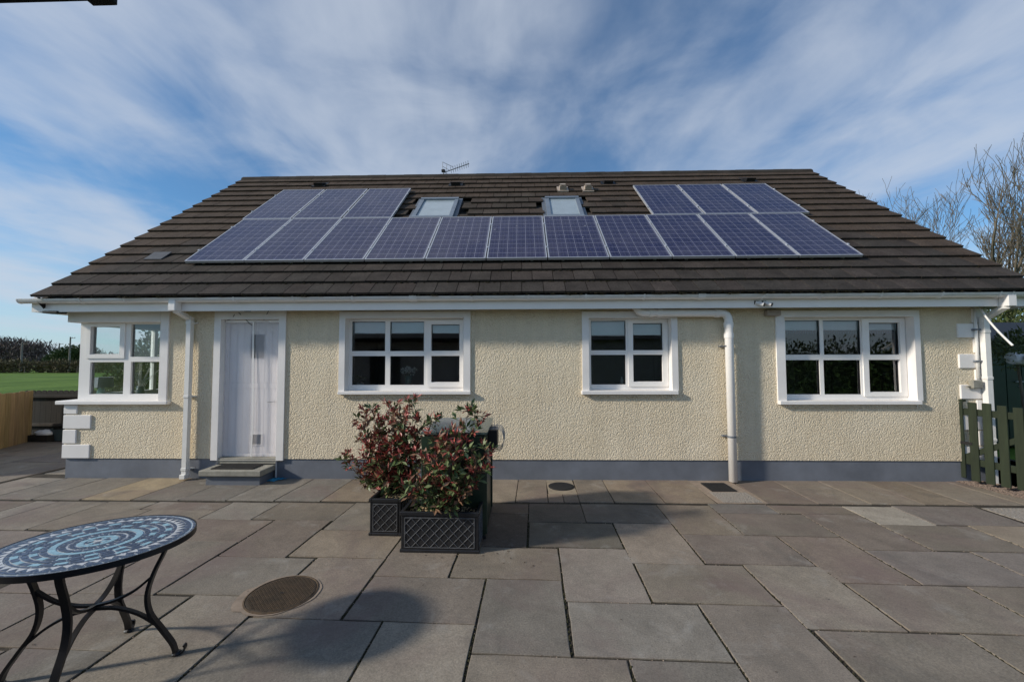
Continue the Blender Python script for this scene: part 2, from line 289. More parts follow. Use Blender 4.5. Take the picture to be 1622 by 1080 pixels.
M_IVY = leaf_mat('ivy_leaf', (0.03, 0.055, 0.015), (0.12, 0.14, 0.045), 0.5)
M_HEDGE = leaf_mat('brown_hedge_leaf', (0.075, 0.060, 0.030), (0.15, 0.125, 0.06), 0.8)
M_WOODF = leaf_mat('winter_wood_twig', (0.085, 0.066, 0.058), (0.17, 0.135, 0.12), 0.9)
M_EVER = leaf_mat('evergreen_far_leaf', (0.035, 0.060, 0.016), (0.08, 0.12, 0.035), 0.7)
M_PETAL = leaf_mat('white_petal', (0.8, 0.8, 0.75), (0.9, 0.9, 0.86), 0.6)

# ------------------------------------------------------------------ mesh helpers
class MB:
    def __init__(s): s.v = []; s.f = []; s.mi = []
    def face(s, pts, mi=0):
        i = len(s.v); s.v += [tuple(p) for p in pts]; s.f.append(tuple(range(i, i+len(pts)))); s.mi.append(mi)
    def box(s, x0, x1, y0, y1, z0, z1, mi=0, M=None):
        c = [Vector((x, y, z)) for z in (z0, z1) for y in (y0, y1) for x in (x0, x1)]
        if M: c = [M @ p for p in c]
        i = len(s.v); s.v += [tuple(p) for p in c]
        for q in ((0, 2, 3, 1), (4, 5, 7, 6), (0, 1, 5, 4), (2, 6, 7, 3), (0, 4, 6, 2), (1, 3, 7, 5)):
            s.f.append(tuple(i+k for k in q)); s.mi.append(mi)
    def bbox(s, x0, x1, y0, y1, z0, z1, b=0.004, M=None):       # box with chamfered edges
        bm = bmesh.new(); bmesh.ops.create_cube(bm, size=1.0)
        for v in bm.verts: v.co = Vector((x0+(v.co.x+.5)*(x1-x0), y0+(v.co.y+.5)*(y1-y0), z0+(v.co.z+.5)*(z1-z0)))
        bmesh.ops.bevel(bm, geom=bm.edges[:], offset=b, segments=1, affect='EDGES')
        s.add_bm(bm, M)
    def add_bm(s, bm, M=None):
        bm.verts.index_update(); i = len(s.v)
        for v in bm.verts: s.v.append(tuple(M @ v.co) if M else tuple(v.co))
        for f in bm.faces: s.f.append(tuple(i+v.index for v in f.verts)); s.mi.append(0)
        bm.free()
    def tube(s, pts, rad, n=8, cap=True, flat=None):
        pts = [Vector(p) for p in pts]; L = len(pts)
        if not isinstance(rad, (list, tuple)): rad = [rad]*L
        base = len(s.v); up = None
        for k, p in enumerate(pts):
            d = (pts[min(k+1, L-1)]-pts[max(k-1, 0)]).normalized()
            if up is None:
                up = Vector((0, 0, 1)) if abs(d.z) < 0.9 else Vector((1, 0, 0))
                if flat is not None: up = Vector(flat)
            a = d.cross(up)
            if a.length < 1e-5: a = d.orthogonal()
            a.normalize(); b = a.cross(d).normalized()
            if flat is None: up = b
            for j in range(n):
                t = 2*math.pi*j/n; s.v.append(tuple(p + (a*math.cos(t)+b*math.sin(t))*rad[k]))
        for k in range(L-1):
            for j in range(n):
                q = base+k*n; s.f.append((q+j, q+(j+1) % n, q+n+(j+1) % n, q+n+j)); s.mi.append(0)
        if cap:
            s.f.append(tuple(base+j for j in range(n))[::-1]); s.mi.append(0)
            s.f.append(tuple(base+(L-1)*n+j for j in range(n))); s.mi.append(0)
    def bar(s, pts, side, w, t):                                  # flat bar: w across 'side' direction, t thick
        pts = [Vector(p) for p in pts]; L = len(pts); base = len(s.v); sd = Vector(side).normalized()
        for k, p in enumerate(pts):
            d = (pts[min(k+1, L-1)]-pts[max(k-1, 0)]).normalized(); nn = d.cross(sd).normalized()
            for a, b in ((-1, -1), (1, -1), (1, 1), (-1, 1)): s.v.append(tuple(p+sd*(a*w/2)+nn*(b*t/2)))
        for k in range(L-1):
            for j in range(4):
                q = base+k*4; s.f.append((q+j, q+(j+1) % 4, q+4+(j+1) % 4, q+4+j)); s.mi.append(0)
        s.f.append((base+3, base+2, base+1, base)); s.mi.append(0); q = base+(L-1)*4; s.f.append((q, q+1, q+2, q+3)); s.mi.append(0)
    def lathe(s, prof, n=24, c=(0, 0, 0)):
        base = len(s.v)
        for r, z in prof:
            for j in range(n):
                t = 2*math.pi*j/n; s.v.append((c[0]+r*math.cos(t), c[1]+r*math.sin(t), c[2]+z))
        for k in range(len(prof)-1):
            for j in range(n):
                q = base+k*n; s.f.append((q+j, q+(j+1) % n, q+n+(j+1) % n, q+n+j)); s.mi.append(0)
        s.f.append(tuple(base+j for j in range(n))[::-1]); s.mi.append(0)
        q = base+(len(prof)-1)*n; s.f.append(tuple(q+j for j in range(n))); s.mi.append(0)
    def plate(s, rect, holes, y0, y1, back=True):                 # upright plate with rectangular holes (x, z)
        X0, X1, Z0, Z1 = rect
        xs = sorted({X0, X1, *[h[0] for h in holes], *[h[1] for h in holes]}); zs = sorted({Z0, Z1, *[h[2] for h in holes], *[h[3] for h in holes]})
        xs = [x for x in xs if X0 <= x <= X1]; zs = [z for z in zs if Z0 <= z <= Z1]
        for a, b in zip(xs, xs[1:]):
            for c, d in zip(zs, zs[1:]):
                mx_, mz_ = (a+b)/2, (c+d)/2
                if any(h[0] < mx_ < h[1] and h[2] < mz_ < h[3] for h in holes): continue
                s.face([(a, y0, c), (b, y0, c), (b, y0, d), (a, y0, d)])
                if back: s.face([(a, y1, c), (a, y1, d), (b, y1, d), (b, y1, c)])
        if back:
            s.face([(X0, y0, Z0), (X0, y0, Z1), (X0, y1, Z1), (X0, y1, Z0)]); s.face([(X1, y0, Z0), (X1, y1, Z0), (X1, y1, Z1), (X1, y0, Z1)])
            s.face([(X0, y0, Z1), (X1, y0, Z1), (X1, y1, Z1), (X0, y1, Z1)]); s.face([(X0, y0, Z0), (X0, y1, Z0), (X1, y1, Z0), (X1, y0, Z0)])
            for h in holes:
                a, b, c, d = h
                s.face([(a, y0, c), (a, y1, c), (a, y1, d), (a, y0, d)]); s.face([(b, y0, c), (b, y0, d), (b, y1, d), (b, y1, c)])
                s.face([(a, y0, c), (b, y0, c), (b, y1, c), (a, y1, c)]); s.face([(a, y0, d), (a, y1, d), (b, y1, d), (b, y0, d)])
    def leaf(s, p, d, n, L, w):
        d = d.normalized(); a = d.cross(n)
        if a.length < 1e-4: a = d.orthogonal()
        a.normalize(); n = a.cross(d)
        i = len(s.v); m = p+d*(L*.5)
        s.v += [tuple(p), tuple(m+a*w*.5+n*w*.16), tuple(p+d*L), tuple(m-a*w*.5+n*w*.16)]
        s.f.append((i, i+1, i+2, i+3)); s.mi.append(0)
    def mesh(s, name, mats, smooth=False):
        me = bpy.data.meshes.new(name); me.from_pydata(s.v, [], s.f)
        for m in (mats if isinstance(mats, (list, tuple)) else [mats]): me.materials.append(m)
        if any(s.mi): me.polygons.foreach_set('material_index', s.mi)
        if smooth: me.polygons.foreach_set('use_smooth', [True]*len(s.f))
        me.update(); return me
    def build(s, name, mats, parent=None, smooth=False, loc=None, **props):
        return link(name, s.mesh(name, mats, smooth), parent, loc, **props)
def link(name, me, parent=None, loc=None, **props):
    o = bpy.data.objects.new(name, me); COL.objects.link(o)
    if parent: o.parent = parent
    if loc is not None: o.location = loc
    for k, v in props.items(): o[k] = v
    return o
def thing(name, label, cat, loc=(0, 0, 0), group=None, rz=0.0):
    o = bpy.data.objects.new(name, None); COL.objects.link(o); o.location = loc; o.rotation_euler = (0, 0, rz); o.empty_display_size = 0.1
    o['label'] = label; o['category'] = cat
    if group: o['group'] = group
    return o
def smooth_angle(o, deg=35):
    me = o.data; me.polygons.foreach_set('use_smooth', [True]*len(me.polygons))
    try: me.set_sharp_from_angle(angle=R(deg))
    except Exception: pass
    return o
def local(o, pts): return [Vector(p)-o.location for p in pts]
def bez(a, b, c, d, n=10):
    a, b, c, d = map(Vector, (a, b, c, d)); r = []
    for i in range(n+1):
        t = i/n; r.append(a*(1-t)**3+b*3*t*(1-t)**2+c*3*t*t*(1-t)+d*t**3)
    return r
def spline(pts, n=5):
    pts = [Vector(p) for p in pts]; r = []
    P = [pts[0]*2-pts[1]]+pts+[pts[-1]*2-pts[-2]]
    for i in range(1, len(P)-2):
        for k in range(n):
            t = k/n; a, b, c, d = P[i-1:i+3]
            r.append(0.5*((2*b)+(c-a)*t+(2*a-5*b+4*c-d)*t*t+(3*b-a-3*c+d)*t**3))
    r.append(pts[-1]); return r

# ================================================================== SETTING
# field reaching the horizon
mb = MB(); S_ = 2500.0; z0 = -0.07
mb.face([(-S_, -S_, z0), (S_, -S_, z0), (S_, S_, z0), (-S_, S_, z0)])
mb.build('field', M_GRASS, kind='structure')

# ---------------------------------------------------------------- patio of stone slabs
KS = 0.0308                                   # the courses run a little off square to the house
mb = MB()
PX0, PX1, PY0, PY1 = -11.2, 8.4, -9.0, 7.5
mb.face([(PX0, PY0, -0.009), (PX1, PY0, -0.009), (PX1, PY1, -0.009), (PX0, PY1, -0.009)])
for a, b in (((PX0, PY0), (PX1, PY0)), ((PX1, PY0), (PX1, PY1)), ((PX1, PY1), (PX0, PY1)), ((PX0, PY1), (PX0, PY0))):
    mb.face([(a[0], a[1], -0.009), (a[0], a[1], -0.2), (b[0], b[1], -0.2), (b[0], b[1], -0.009)])
patio = mb.build('patio', M_BED, kind='structure')
L1 = -0.905
slabs = []                                    # (s0, s1, yback, yfront, colour key)
r1 = [-7.35, -6.72, -6.12, -5.50, -4.85, -4.25, -3.65, -3.04, -2.46, -1.86, -1.26, -0.66, -0.06, 0.34]
for i, (a, b) in enumerate(zip(r1, r1[1:])):
    slabs.append((a, b, 0.03 if a > -6.6 else 0.0, L1, 'tan' if i in (8, 9, 10, 11, 12) else ('sand' if i == 3 else 'grey')))
slabs += [(0.34, 0.53, -0.60, L1, 'tan'), (0.53, 0.72, -0.60, L1, 'tan')]
r1 = [0.72, 1.14, 1.75, 2.36]; slabs += [(a, b, 0.03, L1, 'tan') for a, b in zip(r1, r1[1:])]
r1 = [2.96, 3.56, 4.18, 4.80, 5.33, 5.95, 6.35]; slabs += [(a, b, 0.03, L1, 'brown') for a, b in zip(r1, r1[1:])]
T = [(-5.69, -5.05, -.97, -1.79, 'grey'), (-5.05, -4.42, -.97, -1.21, 'grey'), (-5.05, -4.27, -1.21, -1.79, 'brown'), (-4.42, -3.50, -.97, -1.22, 'pink'), (-4.27, -3.50, -1.22, -1.49, 'brown'),
 (-3.50, -2.91, -.97, -1.49, 'grey'), (-2.91, -1.99, -.97, -1.49, 'brown'), (-1.99, -1.10, -.97, -1.745, 'grey'), (-3.54, -2.64, -1.49, -2.01, 'pink'), (-4.27, -3.54, -1.49, -1.79, 'brown'),
 (-4.14, -3.54, -1.79, -2.31, 'brown'), (-2.64, -2.01, -1.49, -2.31, 'pink'), (-2.01, -1.12, -1.745, -2.31, 'brown'), (-3.25, -2.64, -2.01, -2.89, 'brown'), (-3.9, -3.25, -2.31, -2.89, 'grey'), (-3.54, -3.25, -2.01, -2.31, 'brown'),
 (-2.64, -1.735, -2.31, -2.89, 'grey'), (-1.735, -1.12, -2.31, -3.145, 'pinkgrey'), (-2.34, -1.755, -2.89, -3.75, 'grey'), (-3.25, -2.34, -2.89, -3.455, 'grey'), (-2.98, -2.34, -3.455, -4.02, 'grey'),
 (-3.9, -3.25, -2.89, -3.46, 'grey'), (-3.6, -2.98, -3.46, -4.02, 'grey'), (-1.755, -0.83, -3.145, -3.72, 'grey'), (-1.115, -0.21, -2.615, -3.17, 'pinkgrey'), (-0.83, -0.21, -3.17, -4.0, 'grey'),
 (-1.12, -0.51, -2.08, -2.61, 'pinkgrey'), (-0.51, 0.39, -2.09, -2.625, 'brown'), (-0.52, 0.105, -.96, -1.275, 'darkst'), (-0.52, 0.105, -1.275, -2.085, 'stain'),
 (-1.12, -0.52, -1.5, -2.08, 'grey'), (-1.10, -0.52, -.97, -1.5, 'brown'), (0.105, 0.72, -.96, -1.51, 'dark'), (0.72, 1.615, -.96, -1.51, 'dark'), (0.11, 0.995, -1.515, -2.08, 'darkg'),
 (0.995, 1.615, -1.515, -2.365, 'pinkgrey'), (0.39, 1.01, -2.09, -2.92, 'pinkgrey'), (-0.21, 0.39, -2.63, -3.45, 'grey'), (1.615, 2.235, -.97, -1.78, 'brown'), (1.615, 2.525, -1.79, -2.365, 'pink'),
 (1.01, 1.915, -2.37, -2.925, 'grey'), (2.235, 2.91, -.93, -1.22, 'blue'), (2.91, 3.765, -.97, -1.22, 'brown'), (2.235, 3.14, -1.23, -1.80, 'brown'), (2.525, 3.14, -1.81, -2.64, 'pink'), (1.915, 2.545, -2.37, -3.19, 'grey'),
 (3.14, 3.76, -1.23, -2.085, 'pink'), (3.77, 4.345, -.98, -1.515, 'light'), (4.345, 5.28, -.97, -1.515, 'pink'), (3.76, 4.64, -1.52, -2.09, 'brown'), (4.64, 5.54, -1.52, -2.10, 'brown'),
 (3.14, 4.06, -2.09, -2.66, 'pink'), (4.06, 4.96, -2.11, -2.67, 'pink'), (2.55, 3.44, -2.65, -3.205, 'grey'), (3.44, 4.36, -2.67, -3.21, 'brown'), (0.40, 1.32, -2.925, -3.465, 'grey'), (-0.21, 0.71, -3.455, -4.0, 'grey'),
 (0.71, 1.325, -3.47, -4.0, 'grey'), (1.32, 1.925, -2.93, -3.75, 'pinkgrey'), (1.94, 2.85, -3.2, -3.75, 'grey'), (2.85, 3.46, -3.21, -4.0, 'grey')]
slabs += T
# fill the rest of the terrace on the same module
def free(a, b, c, d):
    return not any(a < s[1]-.05 and b > s[0]+.05 and d < s[2]-.05 and c > s[3]+.05 for s in slabs)
rr = random.Random(11)
def fill(s0, s1, y0, y1, ms, my):
    ny = int(round((y0-y1)/my)); ns = int(round((s1-s0)/ms))
    for j in range(ny):
        for i in range(ns):
            opts = [(3, 2), (2, 3), (2, 2), (3, 2), (2, 2), (1, 2), (2, 1), (3, 1), (1, 1)]
            k = rr.random()
            if k < .45: opts = opts[1:]+opts[:1]
            for w_, h_ in opts:
                if i+w_ > ns or j+h_ > ny: continue
                a, b, c, d = s0+i*ms, s0+(i+w_)*ms, y0-j*my, y0-(j+h_)*my
                if free(a, b, c, d):
                    slabs.append((a, b, c, d, rr.choice(['grey', 'grey', 'brown', 'pink', 'pinkgrey']))); break
fill(4.36, 6.2, -2.68, -3.8, 0.304, 0.28); fill(4.96, 6.2, -1.52, -2.68, 0.31, 0.29)
fill(-8.1, -3.54, -0.97, -3.77, 0.304, 0.28)
fill(-4.2, 4.7, -3.75, -5.45, 0.304*2, 0.283*2)
fill(-11.1, -7.35, 2.6, -0.95, 0.304*1.5, 0.283*1.5)
fill(-7.35, -6.9, 2.6, 0.0, 0.45, 0.4)
PAL = {'grey': (0.224, 0.197, 0.161), 'pinkgrey': (0.232, 0.197, 0.161), 'pink': (0.210, 0.175, 0.145), 'brown': (0.221, 0.185, 0.143), 'tan': (0.247, 0.202, 0.153), 'sand': (0.355, 0.274, 0.172),
       'dark': (0.145, 0.123, 0.098), 'darkg': (0.141, 0.125, 0.100), 'darkst': (0.140, 0.114, 0.091), 'stain': (0.113, 0.087, 0.068), 'blue': (0.193, 0.177, 0.153), 'light': (0.328, 0.293, 0.242)}  # the dark keys put the boiler's shadow, with some staining, into slab colours
def slab_mesh(w, d):
    mb = MB(); h = .040; b = .0022; n = 5; base = []
    for (x0, y0), (x1, y1) in (((-w/2, -d/2), (w/2, -d/2)), ((w/2, -d/2), (w/2, d/2)), ((w/2, d/2), (-w/2, d/2)), ((-w/2, d/2), (-w/2, -d/2))):
        for k in range(n):
            t = (k+(rr.uniform(-.25, .25) if k else 0))/n; base.append((x0+(x1-x0)*t, y0+(y1-y0)*t))
    m_ = len(base); top = []; out_ = []
    for x, y in base:
        e = rr.uniform(-.0030, .0022); c = rr.uniform(.7, 1.5) if rr.random() > .06 else 3.2
        out_.append((x*(1+2*e/w), y*(1+2*e/d))); top.append((x*(1+2*(e-b*c)/w), y*(1+2*(e-b*c)/d)))
    mb.v = [(x, y, -h) for x, y in out_]+[(x, y, -b) for x, y in out_]+[(x, y, 0) for x, y in top]
    for k in range(m_):
        q = (k+1) % m_; mb.f += [(k, q, m_+q, m_+k), (m_+k, m_+q, 2*m_+q, 2*m_+k)]
    mb.f.append(tuple(range(2*m_, 3*m_))); mb.mi = [0]*len(mb.f)
    return mb.mesh('slab', M_SLAB)
for a, b, c, d, k in slabs:
    gx, gy = (.009, .0065) if d < -1.9 else (.005, .0045)
    w_, d_ = b-a-2*gx+rr.uniform(-.003, .003), c-d-2*gy+rr.uniform(-.002, .002)
    sy = (c+d)/2; o = link('slab', slab_mesh(w_, d_), patio, ((a+b)/2+KS*sy, sy, rr.uniform(-.0015, .0015)))
    o.rotation_euler = (rr.uniform(-.0015, .0015), rr.uniform(-.0015, .0015), -KS+rr.uniform(-.002, .002))
    v = rr.uniform(.86, 1.17); q = PAL[k]; u_ = rr.uniform(-.035, .035); o.color = (q[0]*v*(1+u_), q[1]*v, q[2]*v*(1-u_*1.3), 1)
# moss and grit standing in the wide joints near the front
mb = MB()
for a, b, c, d, k in slabs:
    if not (-4.2 < d < -1.6 and -4 < a < 4.2): continue
    for _ in range(int(75*(c-d))):
        y = rr.uniform(d, c); x = b+KS*y+rr.uniform(-.006, .006); h = rr.uniform(.003, .0115)
        r_ = rr.uniform(.004, .011); mb.tube([(x, y, -.012), (x+rr.uniform(-.003, .003), y, -.010+h*.6), (x, y, -.010+h)], [r_, r_*.9, r_*.35], 6)
mb.build('joint_moss', M_MOSSG, patio, kind='stuff')
mb = MB()
for _ in range(1500):
    s = rr.choice(slabs)
    if not (-4.2 < s[3] < -.9): continue
    if rr.random() < .5: y = rr.uniform(s[3], s[2]); x = s[1]+KS*y+rr.uniform(-.008, .008)
    else: x = rr.uniform(s[0], s[1])+KS*s[3]; y = s[3]+rr.uniform(-.006, .006)
    r_ = rr.uniform(.002, .0065); mb.lathe([(r_*.6, 0), (r_, r_*.5), (r_*.5, r_)], 5, (x, y, -.008))
mb.build('joint_grit', M_MORTAR, patio, kind='stuff')
mb = MB()
for _ in range(70):
    x, y = rr.uniform(-5, 5.5), rr.uniform(-3.7, -.1); a_ = rr.uniform(0, 6.3); mb.leaf(Vector((x, y, .003)), Vector((math.cos(a_), math.sin(a_), .1)), Vector((0, 0, 1)), rr.uniform(.008, .03), rr.uniform(.003, .010))
for _ in range(60):
    x, y = rr.uniform(-1.5, .2), rr.uniform(-2.5, -1.2); a_ = rr.uniform(0, 6.3); mb.leaf(Vector((x, y, .003)), Vector((math.cos(a_), math.sin(a_), .1)), Vector((0, 0, 1)), rr.uniform(.01, .035), rr.uniform(.004, .012))
mb.build('leaf_litter', M_TWIG, patio, kind='stuff')
# pebble patch, drain bay and gravel edge are sheets a few millimetres above the bed
mb = MB()
mb.box(5.31, 6.25, -1.50, -1.00, -.05, -.002); o = mb.build('pebble_patch', M_PEB, patio)
mb = MB(); bx0, bx1 = 2.365-KS*.45, 2.955-KS*.45
mb.box(bx0, bx1, -.895, .02, -.05, -.003); mb.build('drain_surround', M_MORTAR, patio)
mb = MB(); mb.box(bx0+.07, bx1-.05, -.875, -.50, -.04, .001); mb.build('drain_pebble_panel', M_PEB, patio)
mb = MB(); x_ = .53-KS*.3
mb.box(x_-.185, x_+.185, -.595, .02, -.05, -.003); mb.build('cover_surround', pmat('tan_concrete', (.30, .25, .185), .9, .18, 10, bump=.4), patio)
# gravel at the foot of the gate
mb = MB(); g = random.Random(3)
for _ in range(2600):
    t = g.random(); y = .02-t*1.5; x = 6.12+.15*t+g.uniform(-.05, .42+.25*t); r_ = g.uniform(.005, .014)
    if y < -.93 and x < 6.25: continue
    mb.lathe([(r_*.7, 0), (r_, r_*.5), (r_*.5, r_)], 5, (x, y, .0))
mb.build('gravel_edge', pmat('pinkish_gravel', (.20, .15, .12), .95, .4, 30), patio, kind='stuff')
mb = MB(); mb.face([(6.1, -9, -.009), (8.3, -9, -.009), (8.3, 7.4, -.009), (6.1, 7.4, -.009)]); mb.build('gravel_bed', pmat('gravel_sheet', (.15, .12, .10), 1, .4, 40, bump=1, bscale=70, bdist=.01), patio)

# ================================================================== BUNGALOW
HX0, HX1, HD = -6.80, 6.585, 7.55
house = thing('bungalow', 'cream pebble dashed bungalow with brown tiled roof and white windows', 'house', (0, 0, 0))
ZP, ZW = 0.287, 2.47
WIN = {}
def rect_px(x0, x1, y0, y1, Y):
    a, b = WP(x0, y1, Y), WP(x1, y0, Y); return [a.x, b.x, a.z, b.z]
def zr(o, s, *r): return [(o[0]+r[0]/s), (o[0]+r[1]/s), (o[1]+r[2]/s), (o[1]+r[3]/s)]
# openings in the front wall (x0,x1,z0,z1)
op2 = rect_px(546, 734.5, 503, 619, 0); op3 = rect_px(900+225/6.75, 900+1095/6.75, 503, 618, 0); op4 = rect_px(1245, 1445, 501, 634, 0)
opd = [WP(349, 600).x, WP(441, 600).x, 0.20, 2.335]
X1R = WP(254.5, 560).x
mb = MB()
mb.plate((HX0, HX1, ZP, ZW), [op2, op3, op4, opd, (HX0-.1, X1R, 1.12, 2.5)], 0.0, 0.02, back=False)
# underside of the dash above the plinth, gables and back
mb.face([(HX0, 0, ZP), (HX0, .03, ZP), (HX1, .03, ZP), (HX1, 0, ZP)])
SY = 2.45                                                           # far jamb of the side window
for X in (HX0, HX1):
    zr_ = 2.60+math.tan(TH)*(.40)-.10
    if X == HX0:
        mb.face([(X, 0, ZP), (X, SY, ZP), (X, SY, 1.12), (X, 0, 1.12)]); mb.face([(X, SY, ZP), (X, HD, ZP), (X, HD, ZW), (X, SY, ZW)])
        mb.face([(X, 0, 2.33), (X, SY, 2.33), (X, SY, ZW), (X, 0, ZW)])
    else: mb.face([(X, 0, ZP), (X, HD, ZP), (X, HD, ZW), (X, 0, ZW)])
    mb.face([(X, 0, ZW), (X, HD, ZW), (X, HD, zr_-.1), (X, HD/2, 5.95), (X, 0, zr_-.1)])
mb.face([(HX0, HD, ZP), (HX0, HD, ZW+.3), (HX1, HD, ZW+.3), (HX1, HD, ZP)])
wall = mb.build('wall', M_DASH, house)
mb = MB(); mb.box(HX0+.015, HX1-.015, .015, HD-.015, -.05, ZP-.002); mb.build('plinth', M_PLINTH, house)
# inner leaf and rooms so that the panes look into real rooms
def room(x0, x1, y0, y1, z0_, z1_, holes, m):
    mb = MB(); mb.plate((x0, x1, z0_, z1_), holes, y0, y0+.01, back=False)
    mb.face([(x0, y1, z0_), (x1, y1, z0_), (x1, y1, z1_), (x0, y1, z1_)]); mb.face([(x0, y0, z0_), (x0, y1, z0_), (x0, y1, z1_), (x0, y0, z1_)])
    mb.face([(x1, y0, z0_), (x1, y1, z0_), (x1, y1, z1_), (x1, y0, z1_)]); mb.face([(x0, y0, z0_), (x1, y0, z0_), (x1, y1, z0_), (x0, y1, z0_)])
    mb.face([(x0, y0, z1_), (x1, y0, z1_), (x1, y1, z1_), (x0, y1, z1_)]); return mb.build('room', m, house)
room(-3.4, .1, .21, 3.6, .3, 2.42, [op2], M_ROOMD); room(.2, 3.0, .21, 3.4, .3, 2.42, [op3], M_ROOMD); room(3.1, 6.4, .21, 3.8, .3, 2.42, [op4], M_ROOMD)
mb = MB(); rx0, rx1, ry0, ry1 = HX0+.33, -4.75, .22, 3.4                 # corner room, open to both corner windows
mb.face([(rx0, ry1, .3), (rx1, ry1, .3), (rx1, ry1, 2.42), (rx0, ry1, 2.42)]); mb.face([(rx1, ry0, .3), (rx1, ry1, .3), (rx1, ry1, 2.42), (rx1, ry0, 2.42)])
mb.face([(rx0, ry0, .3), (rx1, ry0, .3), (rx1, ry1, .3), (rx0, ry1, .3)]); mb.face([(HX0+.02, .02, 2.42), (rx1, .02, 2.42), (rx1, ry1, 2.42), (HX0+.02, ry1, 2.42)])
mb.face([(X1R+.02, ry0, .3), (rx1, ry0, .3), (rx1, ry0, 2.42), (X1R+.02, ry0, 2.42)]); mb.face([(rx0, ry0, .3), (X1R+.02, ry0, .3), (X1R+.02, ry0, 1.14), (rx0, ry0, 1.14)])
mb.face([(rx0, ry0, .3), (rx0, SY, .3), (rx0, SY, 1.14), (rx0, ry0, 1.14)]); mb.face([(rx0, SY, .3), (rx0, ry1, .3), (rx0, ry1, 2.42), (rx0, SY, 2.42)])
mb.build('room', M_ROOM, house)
# quoins
QH = .200; QZ = [ZP+.003+i*.216 for i in range(10)]
ql, qs = .42, .205
for i, z in enumerate(QZ):
    if z+QH > 2.45: continue
    L_ = ql if i % 2 == 0 else qs
    if i < 4:
        z1_ = min(z+QH, 1.07)
        mb = MB(); mb.bbox(HX0-.018, HX0+L_-.018, -.020, .02, z, z1_, .006); mb.bbox(HX0-.016, HX0+.03, .022, .62-L_, z, z1_, .006); mb.build('quoin', M_WHITE, house)
    mb = MB(); mb.bbox(HX1-L_+.018, HX1+.018, -.020, .02, z, z+QH, .006); mb.bbox(HX1-.03, HX1+.016, .022, .62-L_, z, z+QH, .006); mb.build('quoin', M_WHITE, house)

# ---------------------------------------------------------------- windows
FY = 0.125                                                           # front face of frames
def window(op, trim, frame_px, panes_px, sash_px, trimL, trimR, zt, sill_x, sill_z):
    fr = rect_px(*frame_px, FY)
    fr[0], fr[1], fr[2], fr[3] = min(fr[0], op[0]), max(fr[1], op[1]), op[2]-.01, op[3]+.01
    pn = [rect_px(*q, FY) for q in panes_px]
    mb = MB(); mb.plate(fr, pn, FY, FY+.065); win = mb.build('window', M_UPVC, house)
    # glazing beads and panes
    for q, px in zip(pn, panes_px):
        mb = MB(); mb.face([(q[0]-.004, FY+.03, q[2]-.004), (q[1]+.004, FY+.03, q[2]-.004), (q[1]+.004, FY+.03, q[3]+.004), (q[0]-.004, FY+.03, q[3]+.004)])
        mb.build('pane', M_GLASS, win)
    mb = MB()
    for q in pn:
        g = .006
        mb.plate((q[0], q[1], q[2], q[3]), [(q[0]+g, q[1]-g, q[2]+g, q[3]-g)], FY+.012, FY+.028)
    mb.build('gasket', M_BLACK, win)
    if sash_px:
        s = rect_px(*sash_px, FY-.018); hs = [q for q in pn if q[0] > s[0]-.03 and q[1] < s[1]+.03 and q[2] > s[2]-.03 and q[3] < s[3]+.03]
        mb = MB(); mb.plate(s, [(h[0]-.004, h[1]+.004, h[2]-.004, h[3]+.004) for h in hs], FY-.018, FY-.001); mb.build('opening_sash', M_UPVC, win)
    # smooth plaster surround with reveals
    mb = MB(); o4 = trim
    mb.plate((o4[0], o4[1], op[2]-.005, o4[3]), [(op[0], op[1], op[2]-.1, op[3])], -.022, FY-.002); mb.build('surround', M_WHITE, win)
    mb = MB(); mb.bbox(sill_x[0], sill_x[1], -.065, FY-.003, sill_z[0], sill_z[1], .006); mb.build('sill', M_WHITE, win)
    return win
# window beside the door
t2 = rect_px(535.5, 745, 492.5, 620, -.022)
Z4 = lambda a, b, c, d: zr((500, 460), 4.5, a, b, c, d)
window(op2, t2, Z4(225, 1052, 200, 705), [Z4(258, 497, 222, 432), Z4(530, 773, 222, 432), Z4(825, 1025, 243, 430), Z4(258, 497, 467, 673), Z4(530, 773, 467, 673), Z4(825, 1025, 467, 652)], Z4(795, 1052, 210, 688), 0, 0, 0,
       (WP(535, 620, -.05).x, WP(745.5, 620, -.05).x), (WP(640, 625, -.065).z, op2[2]-.003))
Z5 = lambda a, b, c, d: zr((900, 480), 6.75, a, b, c, d)
t3 = rect_px(923, 1072.6, 492.6, 619, -.022)
window(op3, t3, Z5(225, 1068, 155, 925), [Z5(247, 612, 190, 505), Z5(695, 1003, 216, 504), Z5(247, 612, 553, 870), Z5(698, 1003, 553, 838)], Z5(650, 1062, 165, 890), 0, 0, 0,
       (WP(921.5, 620, -.05).x, WP(1074.5, 620, -.05).x), (WP(1000, 625, -.065).z, op3[2]-.003))
Z6 = lambda a, b, c, d: zr((1220, 480), 6.0, a, b, c, d)
t4 = rect_px(1233, 1455.8, 491, 636, -.022)
window(op4, t4, Z6(130, 1278, 130, 920), [Z6(150, 465, 163, 490), Z6(512, 850, 163, 490), Z6(942, 1215, 188, 490), Z6(150, 467, 540, 867), Z6(517, 855, 540, 867), Z6(942, 1220, 540, 843)], Z6(900, 1276, 140, 885), 0, 0, 0,
       (WP(1235, 636, -.05).x, WP(1460, 636, -.05).x), (WP(1340, 641, -.065).z, op4[2]-.003))
